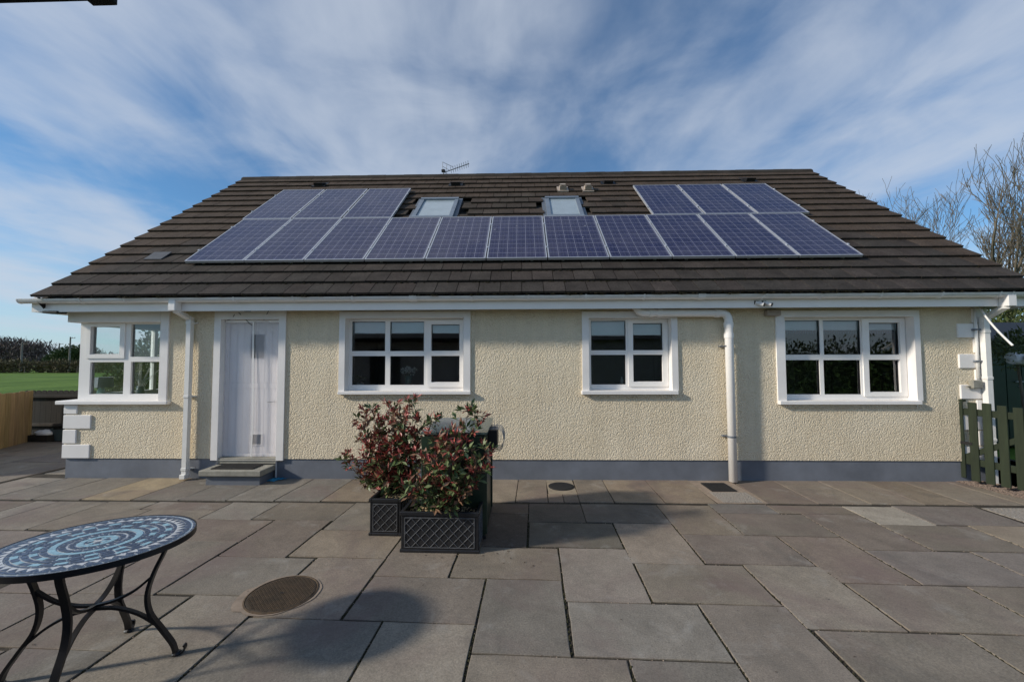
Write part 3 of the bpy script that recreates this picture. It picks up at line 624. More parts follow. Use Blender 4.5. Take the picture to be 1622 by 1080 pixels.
# corner window: frames set back from both faces, overhanging head and sill
Z1 = lambda a, b, c, d: zr((90, 480), 6.0, a, b, c, d)
pX = WP(126, 570, FY).x; sX = pX                                        # corner post
ptop, pbot = WP(200, 509.5, FY).z, WP(200, 632, FY).z
panes = [Z1(325, 612, 225, 485), Z1(697, 985, 200, 510), Z1(305, 640, 560, 865), Z1(693, 983, 557, 863)]
pn = [rect_px(*q, FY) for q in panes]
mb = MB(); mb.plate((pX, X1R+.04, pbot-.02, 2.40), pn, FY, FY+.07)
cw = mb.build('window', M_UPVC, house, label='white corner window wrapping the house end')
for q in pn:
    mb = MB(); mb.face([(q[0]-.004, FY+.03, q[2]-.004), (q[1]+.004, FY+.03, q[2]-.004), (q[1]+.004, FY+.03, q[3]+.004), (q[0]-.004, FY+.03, q[3]+.004)]); mb.build('pane', M_GLASS, cw)
s = rect_px(*Z1(270, 650, 190, 525), FY-.018); h = pn[0]
mb = MB(); mb.plate(s, [(h[0]-.004, h[1]+.004, h[2]-.004, h[3]+.004)], FY-.018, FY-.001); mb.build('opening_sash', M_UPVC, cw)
# side frame, built as a plate and turned
mb = MB(); y0_, y1_ = FY+.072, SY+.02
sp_ = [(y0_+.06, (y0_+y1_)/2-.03, pbot+.06, 1.70), (y0_+.06, (y0_+y1_)/2-.03, 1.75, ptop-.05), ((y0_+y1_)/2+.03, y1_-.06, pbot+.06, 1.70), ((y0_+y1_)/2+.03, y1_-.06, 1.75, ptop-.05)]
mb.plate((y0_, y1_, pbot-.02, 2.40), sp_, 0, .07)
mb.v = [(sX+.07-y, x, z) for x, y, z in mb.v]; mb.build('side_frame', M_UPVC, cw)
for q in sp_:
    mb = MB(); mb.face([(sX+.035, q[0], q[2]), (sX+.035, q[1], q[2]), (sX+.035, q[1], q[3]), (sX+.035, q[0], q[3])]); mb.build('pane', M_GLASS, cw)
mb = MB(); zs0, zs1 = WP(200, 641, -.07).z, 1.135
mb.bbox(HX0-.10, WP(265.5, 636, -.05).x, -.07, FY-.003, zs0, zs1, .008); mb.bbox(HX0-.10, sX-.003, FY-.003, SY+.05, zs0, zs1, .008); mb.build('sill', M_WHITE, cw)
mb = MB(); zl = WP(180, 510, -.02).z
mb.bbox(HX0-.018, X1R, -.022, FY+.06, zl, ZW+.02, .005); mb.bbox(HX0-.018, sX+.07, FY+.062, SY+.04, zl, ZW+.02, .005); mb.build('lintel', M_WHITE, cw)
mb = MB(); mb.bbox(X1R, WP(266, 560, -.02).x, -.022, FY+.06, 1.137, ZW, .005); mb.build('jamb', M_WHITE, cw)

# ---------------------------------------------------------------- door
DY = 0.115
mb = MB(); d0, d1 = opd[0], opd[1]
mb.plate((d0-.10, d1+.105, ZP-.02, 2.455), [(d0, d1, 0, 2.335)], -.022, DY+.04); dsur = mb.build('door_surround', M_WHITE, house)
mb = MB(); mb.box(d0+.002, d1-.002, DY, DY+.06, .30, 2.34)
mb.plate((d0+.003, d1-.003, .302, 2.333), [(d0+.055, d1-.055, .34, 2.28)], DY-.03, DY-.001)
door = mb.build('door', M_DOOR, house)
nb = 7; a, b = d0+.06, d1-.06
for i in range(nb):
    x0 = a+(b-a)*i/nb; x1 = a+(b-a)*(i+1)/nb
    for z0_, z1_ in ((.36, 1.30), (1.39, 2.27)):
        mb = MB(); mb.bbox(x0+.002, x1-.002, DY-.012, DY-.001, z0_, z1_, .003); mb.build('board', M_DOOR, door)
mb = MB(); mb.bbox(a, b, DY-.016, DY-.001, 1.305, 1.385, .003); mb.build('mid_rail', M_DOOR, door)
q = rect_px(396.4, 418.6, 530, 567, DY-.02); mb = MB(); mb.bbox(q[0], q[1], DY-.022, DY-.004, q[2], q[3], .002); mb.build('pane', M_DGL, door)
q = rect_px(397, 414, 688, 703.5, DY-.02); mb = MB(); mb.plate((q[0]-.012, q[1]+.012, q[2]-.012, q[3]+.012), [q], DY-.026, DY-.004); fl = mb.build('cat_flap', M_UPVC, door)
mb = MB(); mb.box(q[0], q[1], DY-.014, DY-.004, q[2], q[3]); mb.build('flap', M_BLACK, fl)
q = WP(436, 636, DY-.03); mb = MB(); mb.tube([(q.x, DY-.001, q.z), (q.x, DY-.05, q.z), (q.x-.10, DY-.055, q.z)], .008, 8); mb.build('handle', M_WIRE, door)
mb = MB(); mb.bbox(d0+.004, d1-.004, -.01, DY+.05, .215, .298, .006); mb.build('threshold', M_STONE, house)
# net fly curtain in two halves with a closing band
cur = thing('fly_screen', 'white net fly screen hung over the door in two halves', 'fly screen', ((d0+d1)/2, .07, .31))
mid = WP(402.5, 600, .06).x-(d0+d1)/2
hw = (d1-d0)/2-.012
for x0, x1, lf in ((-hw, mid-.006, 1), (mid+.006, hw, -1)):
    mb = MB(); n = 22; m_ = 18
    for j in range(m_+1):
        for i in range(n+1):
            t = i/n; zz = 2.01*j/m_; x = x0+(x1-x0)*t
            fold = .002*math.sin(t*9+j*.12)+.0015*math.sin(t*19+2)+(.006*math.sin(zz*2.1+t*3) if lf < 0 else 0)
            mb.v.append((x, fold-.012, zz))
    for j in range(m_):
        for i in range(n):
            k = j*(n+1)+i; mb.f.append((k, k+1, k+n+2, k+n+1)); mb.mi.append(0)
    mb.build('net', M_NET, cur, smooth=True)
mb = MB(); pts = [Vector((mid+.010*math.sin(z*2.3)-.004*z, -.032, z)) for z in [i*.1 for i in range(21)]]
mb.bar(pts, (1, 0, 0), .022, .006); mb.build('closing_band', M_UPVC, cur)
mb = MB(); mb.bbox(-hw, hw, -.015, .0, 1.985, 2.02, .002); mb.build('header_strip', M_UPVC, cur)
# cable over the door and its little hook plate
cb_ = thing('hanging_cable', 'thin black cable looping from the soffit over the door', 'cable', tuple(WP(386, 492, -.05)))
mb = MB(); mb.tube(local(cb_, spline([WP(378, 495, -.05), WP(384, 501, .0), WP(391, 508, .05), WP(397, 514, .05), WP(401, 515.5, .05)], 4)), .0045, 5); mb.build('cord', M_CABLE, cb_)
mb = MB(); mb.tube(local(cb_, spline([WP(371.5, 498, -.04), WP(367, 505, .0), WP(360, 507, .03)], 4)), .004, 5); mb.build('loose_end', M_CABLE, cb_); mb = MB(); mb.tube(local(cb_, [WP(426, 491, -.06), WP(418, 507, .03)]), .004, 5); mb.build('loose_end', M_CABLE, cb_)
mb = MB(); a = WP(377, 490.5, -.12)-cb_.location; mb.bbox(a.x, a.x+.16, a.y-.03, a.y+.05, .0, .026, .003); mb.bbox(a.x+.10, a.x+.175, a.y-.02, a.y+.03, -.022, .0, .003); mb.build('bracket', M_BLACK, cb_)

# ---------------------------------------------------------------- door step, mat, cloth
st = thing('door_step', 'cast stone door step with blue grey sides below the white door', 'step', (-4.02, -.15, 0))
mb = MB(); mb.bbox(-.385, .38, -.155, .163, -.02, .127, .004); mb.build('riser', M_PLINTH, st)
mb = MB(); mb.bbox(-.455, .42, -.205, .140, .128, .208, .01); mb.build('tread', M_STONE, st)
mt = thing('door_mat', 'dark rubber mat lying on the door step', 'mat', (-4.06, -.16, .21))
mb = MB(); mb.bbox(-.30, .30, -.125, .115, 0, .012, .004); mb.build('pad', M_MAT, mt)
for i in range(9):
    mb = MB(); y_ = -.105+i*.026; mb.box(-.28, .28, y_-.004, y_+.004, .012, .017); mb.build('rib', M_MAT, mt)
g = random.Random(5); c0 = (GP(424, 766)+GP(447, 755))/2
mb = MB(); n = 14
for j in range(n+1):
    for i in range(n+1):
        u, v = i/n-.5, j/n-.5
        x = u*.17*(1+.3*math.sin(v*6))+v*.10; y = v*.16; zz = .006+.028*(math.sin(u*14+v*5)**2)*(1-3.2*(u*u+v*v))+g.uniform(0, .006)
        mb.v.append((x, y, max(.003, zz)))
for j in range(n):
    for i in range(n):
        k = j*(n+1)+i; mb.f.append((k, k+1, k+n+2, k+n+1)); mb.mi.append(0)
mb.build('crumpled_cloth', M_BLUE, None, True, c0, label='crumpled bright blue cloth on the paving by the step', category='cloth')

# ---------------------------------------------------------------- roof
RX0, RX1 = -6.90, 6.94
GA = 0.323; NR = 17
def rpt(x, s, h=0.0): return Vector((x, RO.y, RO.z)) + RS*s + RN*h
SR = NR*GA+.06
ridge = rpt(0, SR)
mb = MB()
mb.face([rpt(RX0+.03, .0, -.035), rpt(RX1-.03, .0, -.035), rpt(RX1-.03, SR, -.035), rpt(RX0+.03, SR, -.035)])
yb = 2*ridge.y-RO.y
for h in (0,):
    p0, p1 = rpt(RX0+.03, SR, -.035), rpt(RX1-.03, SR, -.035)
    mb.face([p0, p1, (RX1-.03, yb, RO.z), (RX0+.03, yb, RO.z)])
    mb.face([rpt(RX0+.03, 0, -.035), p0, (RX0+.03, yb, RO.z), (RX0+.03, yb, RO.z-.12), rpt(RX0+.03, SR, -.17), rpt(RX0+.03, 0, -.17)])
    mb.face([rpt(RX1-.03, 0, -.035), rpt(RX1-.03, 0, -.17), rpt(RX1-.03, SR, -.17), (RX1-.03, yb, RO.z-.12), (RX1-.03, yb, RO.z), p1])
roof = mb.build('roof', M_UNDER, house)
TW = 0.30
def tile_box(mb, w, s0=0.0, x0=0.0, base=None):
    L_ = .40; t = .030; e = .034
    # tail raised on the course below; points in (x, slope, normal)
    pts = [(-w/2, 0, e), (w/2, 0, e), (w/2, L_, e-L_*e/GA), (-w/2, L_, e-L_*e/GA)]
    up = [(x, s+.003, h+t) for x, s, h in pts]
    return pts, up
def tile_mesh(w):
    mb = MB(); lo, up = tile_box(mb, w)
    P = lambda q: Vector((q[0], 0, 0))+RS*q[1]+RN*q[2]
    a = [P(q) for q in lo]; b = [P(q) for q in up]
    mb.v = [tuple(v) for v in a+b]
    mb.f = [(3, 2, 1, 0), (4, 5, 6, 7), (0, 1, 5, 4), (1, 2, 6, 5), (2, 3, 7, 6), (3, 0, 4, 7)]; mb.mi = [0]*6
    return mb.mesh('tile', M_TILE)
TM = {}
rt = random.Random(21)
pan_lo = RP(291.7, 413.4, .12); pan_hi = RP(387.9, 347, .12); pan_top = RP(450.6, 299.7, .12)
def under_panel(x0, x1, s0):
    y = RO.y+math.cos(TH)*s0
    if -5.2 < x0 and x1 < 5.05 and pan_lo.y+.45 < y < pan_hi.y-.30: return True
    return ((-5.2 < x0 and x1 < -2.5) or (2.5 < x0 and x1 < 5.2)) and pan_hi.y-.3 <= y < pan_top.y-.35
RWIN = []
for tl, tr in (((668, 316), (727, 316)), ((863, 314), (916, 313.5))):
    a, b = RP(*tl, .06), RP(*tr, .06); RWIN.append((a.x-.0, b.x+.0, (a-RO).dot(RS)))
def in_window(x0, x1, s0):
    return any(x0 < b-.02 and x1 > a+.02 and t-1.02 < s0+.1 and s0 < t-.06 for a, b, t in RWIN)
tiles = []
for r_ in range(NR):
    off = 0 if r_ % 2 == 0 else TW/2; x = RX0
    edges = [RX0]; k = RX0+off if off else RX0+TW
    while k < RX1-.05: edges.append(k); k += TW
    edges.append(RX1)
    for a, b in zip(edges, edges[1:]):
        if under_panel(a, b, r_*GA) or in_window(a, b, r_*GA): continue
        tiles.append((r_, a, b))
tiles.sort(key=lambda q: (rpt((q[1]+q[2])/2, q[0]*GA)-CAM).length)
rest = MB()
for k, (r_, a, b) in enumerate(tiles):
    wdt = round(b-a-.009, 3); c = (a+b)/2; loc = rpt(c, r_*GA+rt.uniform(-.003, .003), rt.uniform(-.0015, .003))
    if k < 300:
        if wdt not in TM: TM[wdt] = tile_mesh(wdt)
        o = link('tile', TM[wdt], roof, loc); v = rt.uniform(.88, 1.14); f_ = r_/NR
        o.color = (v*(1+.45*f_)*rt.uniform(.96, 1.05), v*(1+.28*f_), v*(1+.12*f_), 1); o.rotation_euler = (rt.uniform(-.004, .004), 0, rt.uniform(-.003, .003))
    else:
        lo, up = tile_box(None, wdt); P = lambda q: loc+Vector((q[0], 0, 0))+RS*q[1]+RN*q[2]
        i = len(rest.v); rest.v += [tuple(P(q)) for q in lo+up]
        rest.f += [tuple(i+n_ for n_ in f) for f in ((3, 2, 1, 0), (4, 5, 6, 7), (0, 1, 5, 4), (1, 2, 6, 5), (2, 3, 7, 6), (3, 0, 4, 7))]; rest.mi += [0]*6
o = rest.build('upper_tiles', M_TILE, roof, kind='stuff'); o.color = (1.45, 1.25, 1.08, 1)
# ridge
n = 31
for i in range(n):
    x0 = RX0+(RX1-RX0)*i/n; x1 = RX0+(RX1-RX0)*(i+1)/n; mb = MB(); pr = [(-.125, -.055), (-.11, .0), (-.05, .052), (0, .066), (.05, .052), (.11, .0), (.125, -.055)]
    for x in (x0, x1):
        for y, z in pr: mb.v.append((x, ridge.y+y, ridge.z+z+.004*(i % 2)))
    m_ = len(pr)
    for k in range(m_-1): mb.f.append((k, m_+k, m_+k+1, k+1)); mb.mi.append(0)
    mb.f += [tuple(range(m_)), tuple(range(2*m_-1, m_-1, -1))]; mb.mi += [0, 0]
    mb.build('ridge_tile', M_RIDGE, roof)
# moss along the tails of the lower courses
mb = MB()
for _ in range(950):
    r_ = min(int(abs(rt.gauss(0, 2.2))), 9); x = rt.uniform(RX0+.1, RX1-.1)
    if rt.random() < .6: x = rt.choice([-5.2, -3.1, -.3, .8, 2.2, 3.1, 4.4])+rt.gauss(0, .35)
    if not RX0 < x < RX1: continue
    c = rpt(x, r_*GA-.004+rt.uniform(-.008, .012), .014+rt.uniform(0, .018)); q = rt.uniform(.006, .02)
    mb.lathe([(q*.6, -q*.4), (q*1.2, 0), (q, q*.5), (q*.3, q*.8)], 6, tuple(c))
mb.build('roof_moss', M_MOSS, roof, kind='stuff')
# roof windows
for (a, b, t), (px, lab) in zip(RWIN, ((0, ''), (1, ''))):
    mb = MB(); hgt = .98; fw_ = .075
    P = lambda x, s, h: rpt(x, s, h)
    def rbox(mb, x0, x1, s0, s1, h0, h1):
        c = [P(x, s, h) for h in (h0, h1) for s in (s0, s1) for x in (x0, x1)]; i = len(mb.v); mb.v += [tuple(q) for q in c]
        for q in ((0, 2, 3, 1), (4, 5, 7, 6), (0, 1, 5, 4), (2, 6, 7, 3), (0, 4, 6, 2), (1, 3, 7, 5)): mb.f.append(tuple(i+k for k in q)); mb.mi.append(0)
    rbox(mb, a, a+fw_, t-hgt, t-fw_, -.03, .085); rbox(mb, b-fw_, b, t-hgt, t-fw_, -.03, .085); rbox(mb, a, b, t-fw_, t, -.03, .10); rbox(mb, a, b, t-hgt-fw_, t-hgt, -.03, .085)
    rw = mb.build('roof_window', M_RWF, roof)
    o = MB(); rbox(o, a+fw_, b-fw_, t-hgt, t-fw_, .02, .06); o.build('roof_window_pane', M_RWG, roof)
    o = MB(); rbox(o, a-.07, a-.002, t-hgt-.1, t+.07, -.01, .045); rbox(o, b+.002, b+.07, t-hgt-.1, t+.07, -.01, .045); rbox(o, a, b, t+.002, t+.07, -.01, .045); o.build('roof_window_flashing', M_LEAD, roof)
# black tile vents, cowls, lead slate, flue cap
def rbox2(mb, x0, x1, s0, s1, h0, h1, taper=0):
    c = [rpt(x, s, h if not (taper and s == s1 and h == h1) else h-taper) for h in (h0, h1) for s in (s0, s1) for x in (x0, x1)]; i = len(mb.v); mb.v += [tuple(q) for q in c]
    for q in ((0, 2, 3, 1), (4, 5, 7, 6), (0, 1, 5, 4), (2, 6, 7, 3), (0, 4, 6, 2), (1, 3, 7, 5)): mb.f.append(tuple(i+k for k in q)); mb.mi.append(0)
for x, y in ((506, 294), (722, 293), (963, 290.5), (1187, 286.5)):
    a = RP(x, y, .05); s = (a-RO).dot(RS); mb = MB(); rbox2(mb, a.x-.10, a.x+.10, s-.06, s+.14, .0, .13, .06); rbox2(mb, a.x-.16, a.x+.16, s-.09, s+.2, .03, .058); mb.build('tile_vent', M_BLACK, roof)
for x, y in ((892, 302), (932, 302)):
    a = RP(x, y, .06); s = (a-RO).dot(RS); mb = MB()
    rbox2(mb, a.x-.12, a.x+.12, s-.03, s+.28, .03, .062); rbox2(mb, a.x-.072, a.x+.072, s+.02, s+.22, .06, .15, .05); rbox2(mb, a.x-.062, a.x+.062, s+.04, s+.20, .15, .175, .05)
    vc = mb.build('vent_cowl', M_COWL, roof)
a = RP(252, 406, .05); s = (a-RO).dot(RS); mb = MB(); rbox2(mb, a.x-.16, a.x+.13, s-.13, s+.13, .05, .066); mb.build('grey_slate_patch', pmat('blue_grey_slate', (.075, .082, .095), .7, .15, 8), roof)
a = RP(687, 287, 0); mb = MB(); mb.lathe([(.07, -.5), (.07, .03), (.13, .035), (.13, .075), (.10, .10)], 16, (a.x, ridge.y+.35, ridge.z+.03)); mb.build('flue_cap', M_BLACK, roof)
# fascia, soffit, gutter
FX0, FX1 = WP(53, 484, -.245).x, 7.06
mb = MB(); zf0, zf1 = WP(800, 490, -.245).z, WP(800, 469, -.245).z+.02
mb.box(FX0, FX1, -.265, -.245, zf0, zf1); mb.build('fascia', M_UPVC, house)
mb = MB(); mb.box(FX0+.01, FX1-.01, -.243, .04, zf0+.030, zf0+.045)
for x0, x1 in ((FX0+.004, HX0-.02), (HX1+.02, FX1-.004)): mb.box(x0, x1, .042, HD, zf0+.030, zf0+.045)
mb.build('soffit', M_SOFFIT, house)
for X in (FX0, FX1-.02):
    mb = MB(); zt = lambda y: RO.z+(y-RO.y)*math.tan(TH)
    yy = [-.243, HD/2, HD+.3]
    mb.face([(X, -.243, zf0), (X, -.243, zt(-.243)-.08), (X, ridge.y, zt(ridge.y)-.08), (X, ridge.y, zt(ridge.y)-.33), (X, .3, zf0)])
    mb.face([(X+.02, -.243, zf0), (X+.02, .3, zf0), (X+.02, ridge.y, zt(ridge.y)-.33), (X+.02, ridge.y, zt(ridge.y)-.08), (X+.02, -.243, zt(-.243)-.08)])
    mb.face([(X, .3, zf0), (X, ridge.y, zt(ridge.y)-.33), (X+.02, ridge.y, zt(ridge.y)-.33), (X+.02, .3, zf0)])
    mb.face([(X, -.243, zf0), (X, .3, zf0), (X+.02, .3, zf0), (X+.02, -.243, zf0)])
    mb.build('barge_board', M_UPVC, house)
GX0 = WP(34, 478, -.32).x; GZ = WP(800, 468, -.38).z; GR = .056
def gut_prof(r): return [(-.325+r*math.cos(t), GZ-.006+r*math.sin(t)) for t in [math.pi+math.pi*k/12 for k in range(13)]]
def extr(mb, prof, x0, x1, capped=True):
    i = len(mb.v); m_ = len(prof); mb.v += [(x0, y, z) for y, z in prof]+[(x1, y, z) for y, z in prof]
    for k in range(m_): mb.f.append((i+k, i+m_+k, i+m_+(k+1) % m_, i+(k+1) % m_)); mb.mi.append(0)
    if capped: mb.f += [tuple(range(i, i+m_)), tuple(range(i+2*m_-1, i+m_-1, -1))]; mb.mi += [0, 0]
mb = MB(); po = gut_prof(GR); pi_ = gut_prof(GR-.004)
extr(mb, [(po[0][0]-.004, po[0][1]+.006), (po[0][0]-.004, po[0][1])]+po+[(po[-1][0], po[-1][1]+.006)]+pi_[::-1]+[(pi_[0][0], pi_[0][1]+.006)], GX0, 7.12)
gut = smooth_angle(mb.build('gutter', M_GUT, house))
for X in (GX0, 7.12):
    mb = MB(); extr(mb, gut_prof(GR+.003), X-.006, X+.006); mb.build('end_cap', M_GUT, gut)
for x, w_ in ((126.5, .012), (197.6, .012), (370.7, .012), (464, .012), (558, .012), (654, .05), (747, .012), (837, .012), (928, .012), (1020.7, .012), (1112, .05), (1210, .012), (1302, .012), (1396.5, .012), (1492.8, .012), (1584.5, .012), (1604, .012)):
    X = WP(x, 473, -.37).x; mb = MB(); e_ = gut_prof(GR+.009); extr(mb, [(e_[0][0]-.003, e_[0][1]+.012)]+e_+[(e_[-1][0], e_[-1][1]+.012)]+gut_prof(GR+.0005)[::-1], X-w_, X+w_); mb.build('bracket', M_GUT, gut)

# ---------------------------------------------------------------- pipes
def sq_pipe(path, w_=.065):
    mb = MB(); h = w_/2
    for a, b in zip(path, path[1:]):
        a, b = Vector(a), Vector(b); d = (b-a).normalized(); mb.bar([a-d*h*.2, b+d*h*.2], (1, 0, 0) if abs(d.x) < .7 else (0, 1, 0), w_, w_)
    return mb
xo = WP(276.5, 485, -.33).x; xp = WP(297, 640, -.07).x
dp = sq_pipe([(xp, -.07, 2.36), (xp, -.07, .05)]); dpo = dp.build('downpipe', M_PIPE, house)
mb = MB(); mb.bbox(xo-.05, xo+.05, -.385, -.268, 2.425, GZ-.03, .006); mb.build('outlet', M_GUT, dpo)
mb = MB(); mb.bar([(xo, -.325, 2.46), (xo+.01, -.31, 2.43), (xp-.01, -.085, 2.35), (xp, -.07, 2.30)], (.8, .55, 0), .068, .068); mb.build('swan_neck', M_PIPE, dpo)
for z in (2.28, 1.20, .155):
    mb = MB(); mb.bbox(xp-.040, xp+.040, -.110, -.03, z-.02, z+.02, .004); mb.box(xp-.06, xp+.075, -.03, .0, z-.008, z+.008); mb.build('clip', M_PIPE, dpo)
mb = MB(); mb.bbox(xp-.042, xp+.042, -.13, -.03, .02, .085, .006); mb.build('shoe', M_PIPE, dpo)
# corner downpipe by the gate
xo = WP(1597, 485, -.33).x; xp = HX1-.02
xq = WP(1561.5, 560, -.07).x
dp = sq_pipe([(xq, -.07, 2.30), (xq, -.07, .0)], .072); dpo = dp.build('downpipe', M_PIPE, house)
mb = MB(); mb.bbox(xo-.055, xo+.055, -.385, -.268, 2.42, GZ-.03, .006); mb.build('outlet', M_GUT, dpo)
mb = MB(); mb.bar([(xo, -.325, 2.47), (xo-.02, -.31, 2.42), (xq+.02, -.09, 2.30), (xq, -.07, 2.24)], (.7, -.6, 0), .075, .075); mb.build('swan_neck', M_PIPE, dpo)
for z in (2.1, 1.45, .6):
    mb = MB(); mb.bbox(xq-.043, xq+.043, -.113, -.03, z-.02, z+.02, .004); mb.build('clip', M_PIPE, dpo)
x5 = WP(1547, 560, -.03).x; mb = MB(); mb.tube([(x5, -.035, 2.46), (x5, -.035, 1.44)], .019, 10); cp = mb.build('conduit', M_PIPE, house, smooth=True)
for y in (522, 572):
    mb = MB(); q = WP(1547, y, -.04); mb.bbox(x5-.045, x5+.05, -.06, -.01, q.z-.012, q.z+.012, .003); mb.build('clip', M_LEAD, cp)
q0, q1 = WP(1541, 615, -.08), WP(1556, 602, -.08); mb = MB(); mb.bbox(q0.x, q1.x, -.09, -.02, q0.z, q1.z, .008); mb.tube([(q0.x-.05, -.05, q0.z+.02), (q0.x, -.05, q0.z+.03)], .012, 8); mb.build('junction_box', M_STONE, house)
hp = MB(); hp.tube(bez(WP(1552, 487, -.10), WP(1562, 505, -.25), WP(1580, 525, -.5), WP(1604, 547, -.75), 12), .012, 8); hp.build('loose_hose', M_PIPE, None, True, label='loose white hose hanging from the eaves corner towards the leafy climber', category='hose')
# round soil pipe with long horizontal run
zq = WP(1080, 495, -.11).z; xl, xr = WP(1018, 495, -.11).x, WP(1157, 640, -.095).x; PR = .056
mb = MB(); path = [(xl-.10, -.11, zq+.10), (xl-.05, -.11, zq+.02)]+[(xl, -.11, zq)]+[(xr-.10, -.11, zq-.01)]+[(xr-.10+.10*math.sin(t), -.105, zq-.01-.10*(1-math.cos(t))) for t in (.4, .8, 1.2, 1.57)]+[(xr+.01, -.095, .02)]
mb.tube(path, PR, 18); soil = mb.build('soil_pipe', M_UPVC, house, smooth=True)
for p, ax in ((Vector((xl+.12, -.11, zq)), 0), (Vector((xl+.24, -.11, zq)), 0), (Vector((xr-.16, -.11, zq-.01)), 0), (Vector((xr, -.10, zq-.18)), 1), (Vector((xr+.002, -.098, zq-.33)), 1)):
    mb = MB(); d = Vector((.03, 0, 0)) if ax == 0 else Vector((0, 0, .035)); mb.tube([p-d, p+d], PR+.009, 18); smooth_angle(mb.build('collar', M_UPVC, soil))
for z in (zq-.48, .64):
    mb = MB(); mb.tube([(xr+.003, -.097, z-.012), (xr+.003, -.097, z+.012)], PR+.004, 18); mb.box(xr-.10, xr+.08, -.06, .0, z-.008, z+.008); mb.build('clip', M_LEAD, soil)
# sensor box under the soffit
q0, q1 = WP(1214, 500, -.06), WP(1236, 491, -.06); mb = MB(); mb.bbox(q0.x, q1.x, -.08, .0, q0.z, q1.z, .006); mb.build('sensor_box', M_COWL, house)

# ---------------------------------------------------------------- security cameras
for i, (x, y, lab) in enumerate(((1204, 481, 'small white security camera on the fascia nearer the soil pipe'), (1216, 481, 'small white security camera on the fascia nearer the wide window'))):
    p = WP(x, y, -.30); t = thing('security_camera', lab, 'camera', tuple(p), 'bullet cameras under the gutter')
    d = Vector((.75, -.62, -.35)).normalized(); mb = MB(); mb.tube([d*-.055, d*.045], .026, 12); smooth_angle(mb.build('housing', M_WHITEC, t))
    mb = MB(); mb.tube([d*.0455, d*.060], .024, 12); smooth_angle(mb.build('lens', M_BLACK, t))
    mb = MB(); mb.tube([(0, .01, .01), (-.03, .036, .02)], .011, 8); mb.bbox(-.06, .0, .032, .036, -.005, .045, .001); mb.build('bracket', M_BLACK, t)
p = WP(88, 494.5, -.22); t = thing('soffit_lamp', 'black flat lamp under the soffit above the corner window', 'lamp', tuple(p))
mb = MB(); mb.bbox(-.12, .10, -.07, .07, -.022, .012, .006); mb.build('body', M_BLACK, t); mb = MB(); mb.bbox(-.04, .03, -.03, .03, .012, .045, .004); mb.build('mount', M_BLACK, t)

# ---------------------------------------------------------------- TV aerial
base = Vector((WP(703, 283, ridge.y+.15).x, ridge.y+.15, ridge.z))
ae = thing('tv_aerial', 'thin metal television aerial standing behind the ridge', 'aerial', tuple(base))
AP = lambda x, y, dy=0: WP(x, y, ridge.y+.15+dy)-base
mb = MB(); mb.tube([(0, 0, -.4), AP(702.5, 268)], .014, 8); mb.build('mast', M_LEAD, ae)
mb = MB(); mb.tube([AP(702, 274), AP(743, 259.5, .1)], .010, 6); mb.build('boom', M_LEAD, ae)
for k in range(9):
    t = .30+k*.083; c = AP(702, 274).lerp(AP(743, 259.5, .1), t); d = Vector((.03, 1, .02)).normalized()*.12+Vector((-.02, 0, -.045))*.6; mb = MB(); mb.tube([c-d, c+d], .005, 5); mb.build('element', M_LEAD, ae)
for a, b in (((701, 257), (718, 265)), ((701, 257), (701, 271)), ((708, 260), (706, 275)), ((701, 264), (712, 270)), ((706, 273), (713, 282)), ((711, 276), (716, 279))):
    mb = MB(); mb.tube([AP(*a), AP(*b)], .006, 5); mb.build('reflector_bar', M_LEAD, ae)
mb = MB(); c = AP(702, 271); mb.bbox(c.x-.04, c.x+.05, c.y-.03, c.y+.03, c.z-.03, c.z+.03, .004); mb.build('clamp', M_BLACK, ae)

# ---------------------------------------------------------------- solar panels
OFF = .12
def pan_corner(px): return RP(px[0], px[1], OFF)
bl, br = pan_corner((291.7, 413.4)), pan_corner((1367.4, 403.3)); ml, mr_ = pan_corner((387.9, 347)), pan_corner((1275.4, 336.9))
tl, tr = pan_corner((450.6, 299.7)), pan_corner((1212.7, 290.5)); tl2, tr2 = pan_corner((652.6, 296.2)), pan_corner((1002, 292.3))
s_of = lambda p: (p-RO).dot(RS)
sb, sm, stp = (s_of(bl)+s_of(br))/2, (s_of(ml)+s_of(mr_))/2, (s_of(tl)+s_of(tr))/2
pitch = (br.x-bl.x+.02)/11; pw, ph = pitch-.018, sm-sb-.012
M_CELL = cells_mat(pw-.05, ph-.05)
Mrot = Matrix((Vector((1, 0, 0)), RS, RN)).transposed()
def panel_meshes():
    mb = MB(); f_ = .018; t = .04
    for x0, x1, y0, y1 in ((0, f_, 0, ph), (pw-f_, pw, 0, ph), (f_, pw-f_, 0, f_), (f_, pw-f_, ph-f_, ph)): mb.box(x0, x1, y0, y1, -t, 0)
    fm = mb.mesh('frame', M_ALU)
    mb = MB(); w_, h_ = pw-2*f_, ph-2*f_
    mb.face([(0, 0, 0), (w_, 0, 0), (w_, h_, 0), (0, h_, 0)]); mb.face([(0, 0, -.01), (0, h_, -.01), (w_, h_, -.01), (w_, 0, -.01)]); cm = mb.mesh('cell_sheet', M_CELL)
    return fm, cm, f_
fm, cm, f_ = panel_meshes()
mb = MB(); mb.box(-.012, .012, -.02, .02, -.01, .006); clm = mb.mesh('clamp', M_ALU)
mb = MB(); mb.box(-.02, .02, 0, .12, -OFF-.02, -.045); ftm = mb.mesh('roof_hook', M_ALU)
ORD = ['first', 'second', 'third', 'fourth', 'fifth', 'middle', 'fifth', 'fourth', 'third', 'second', 'first']
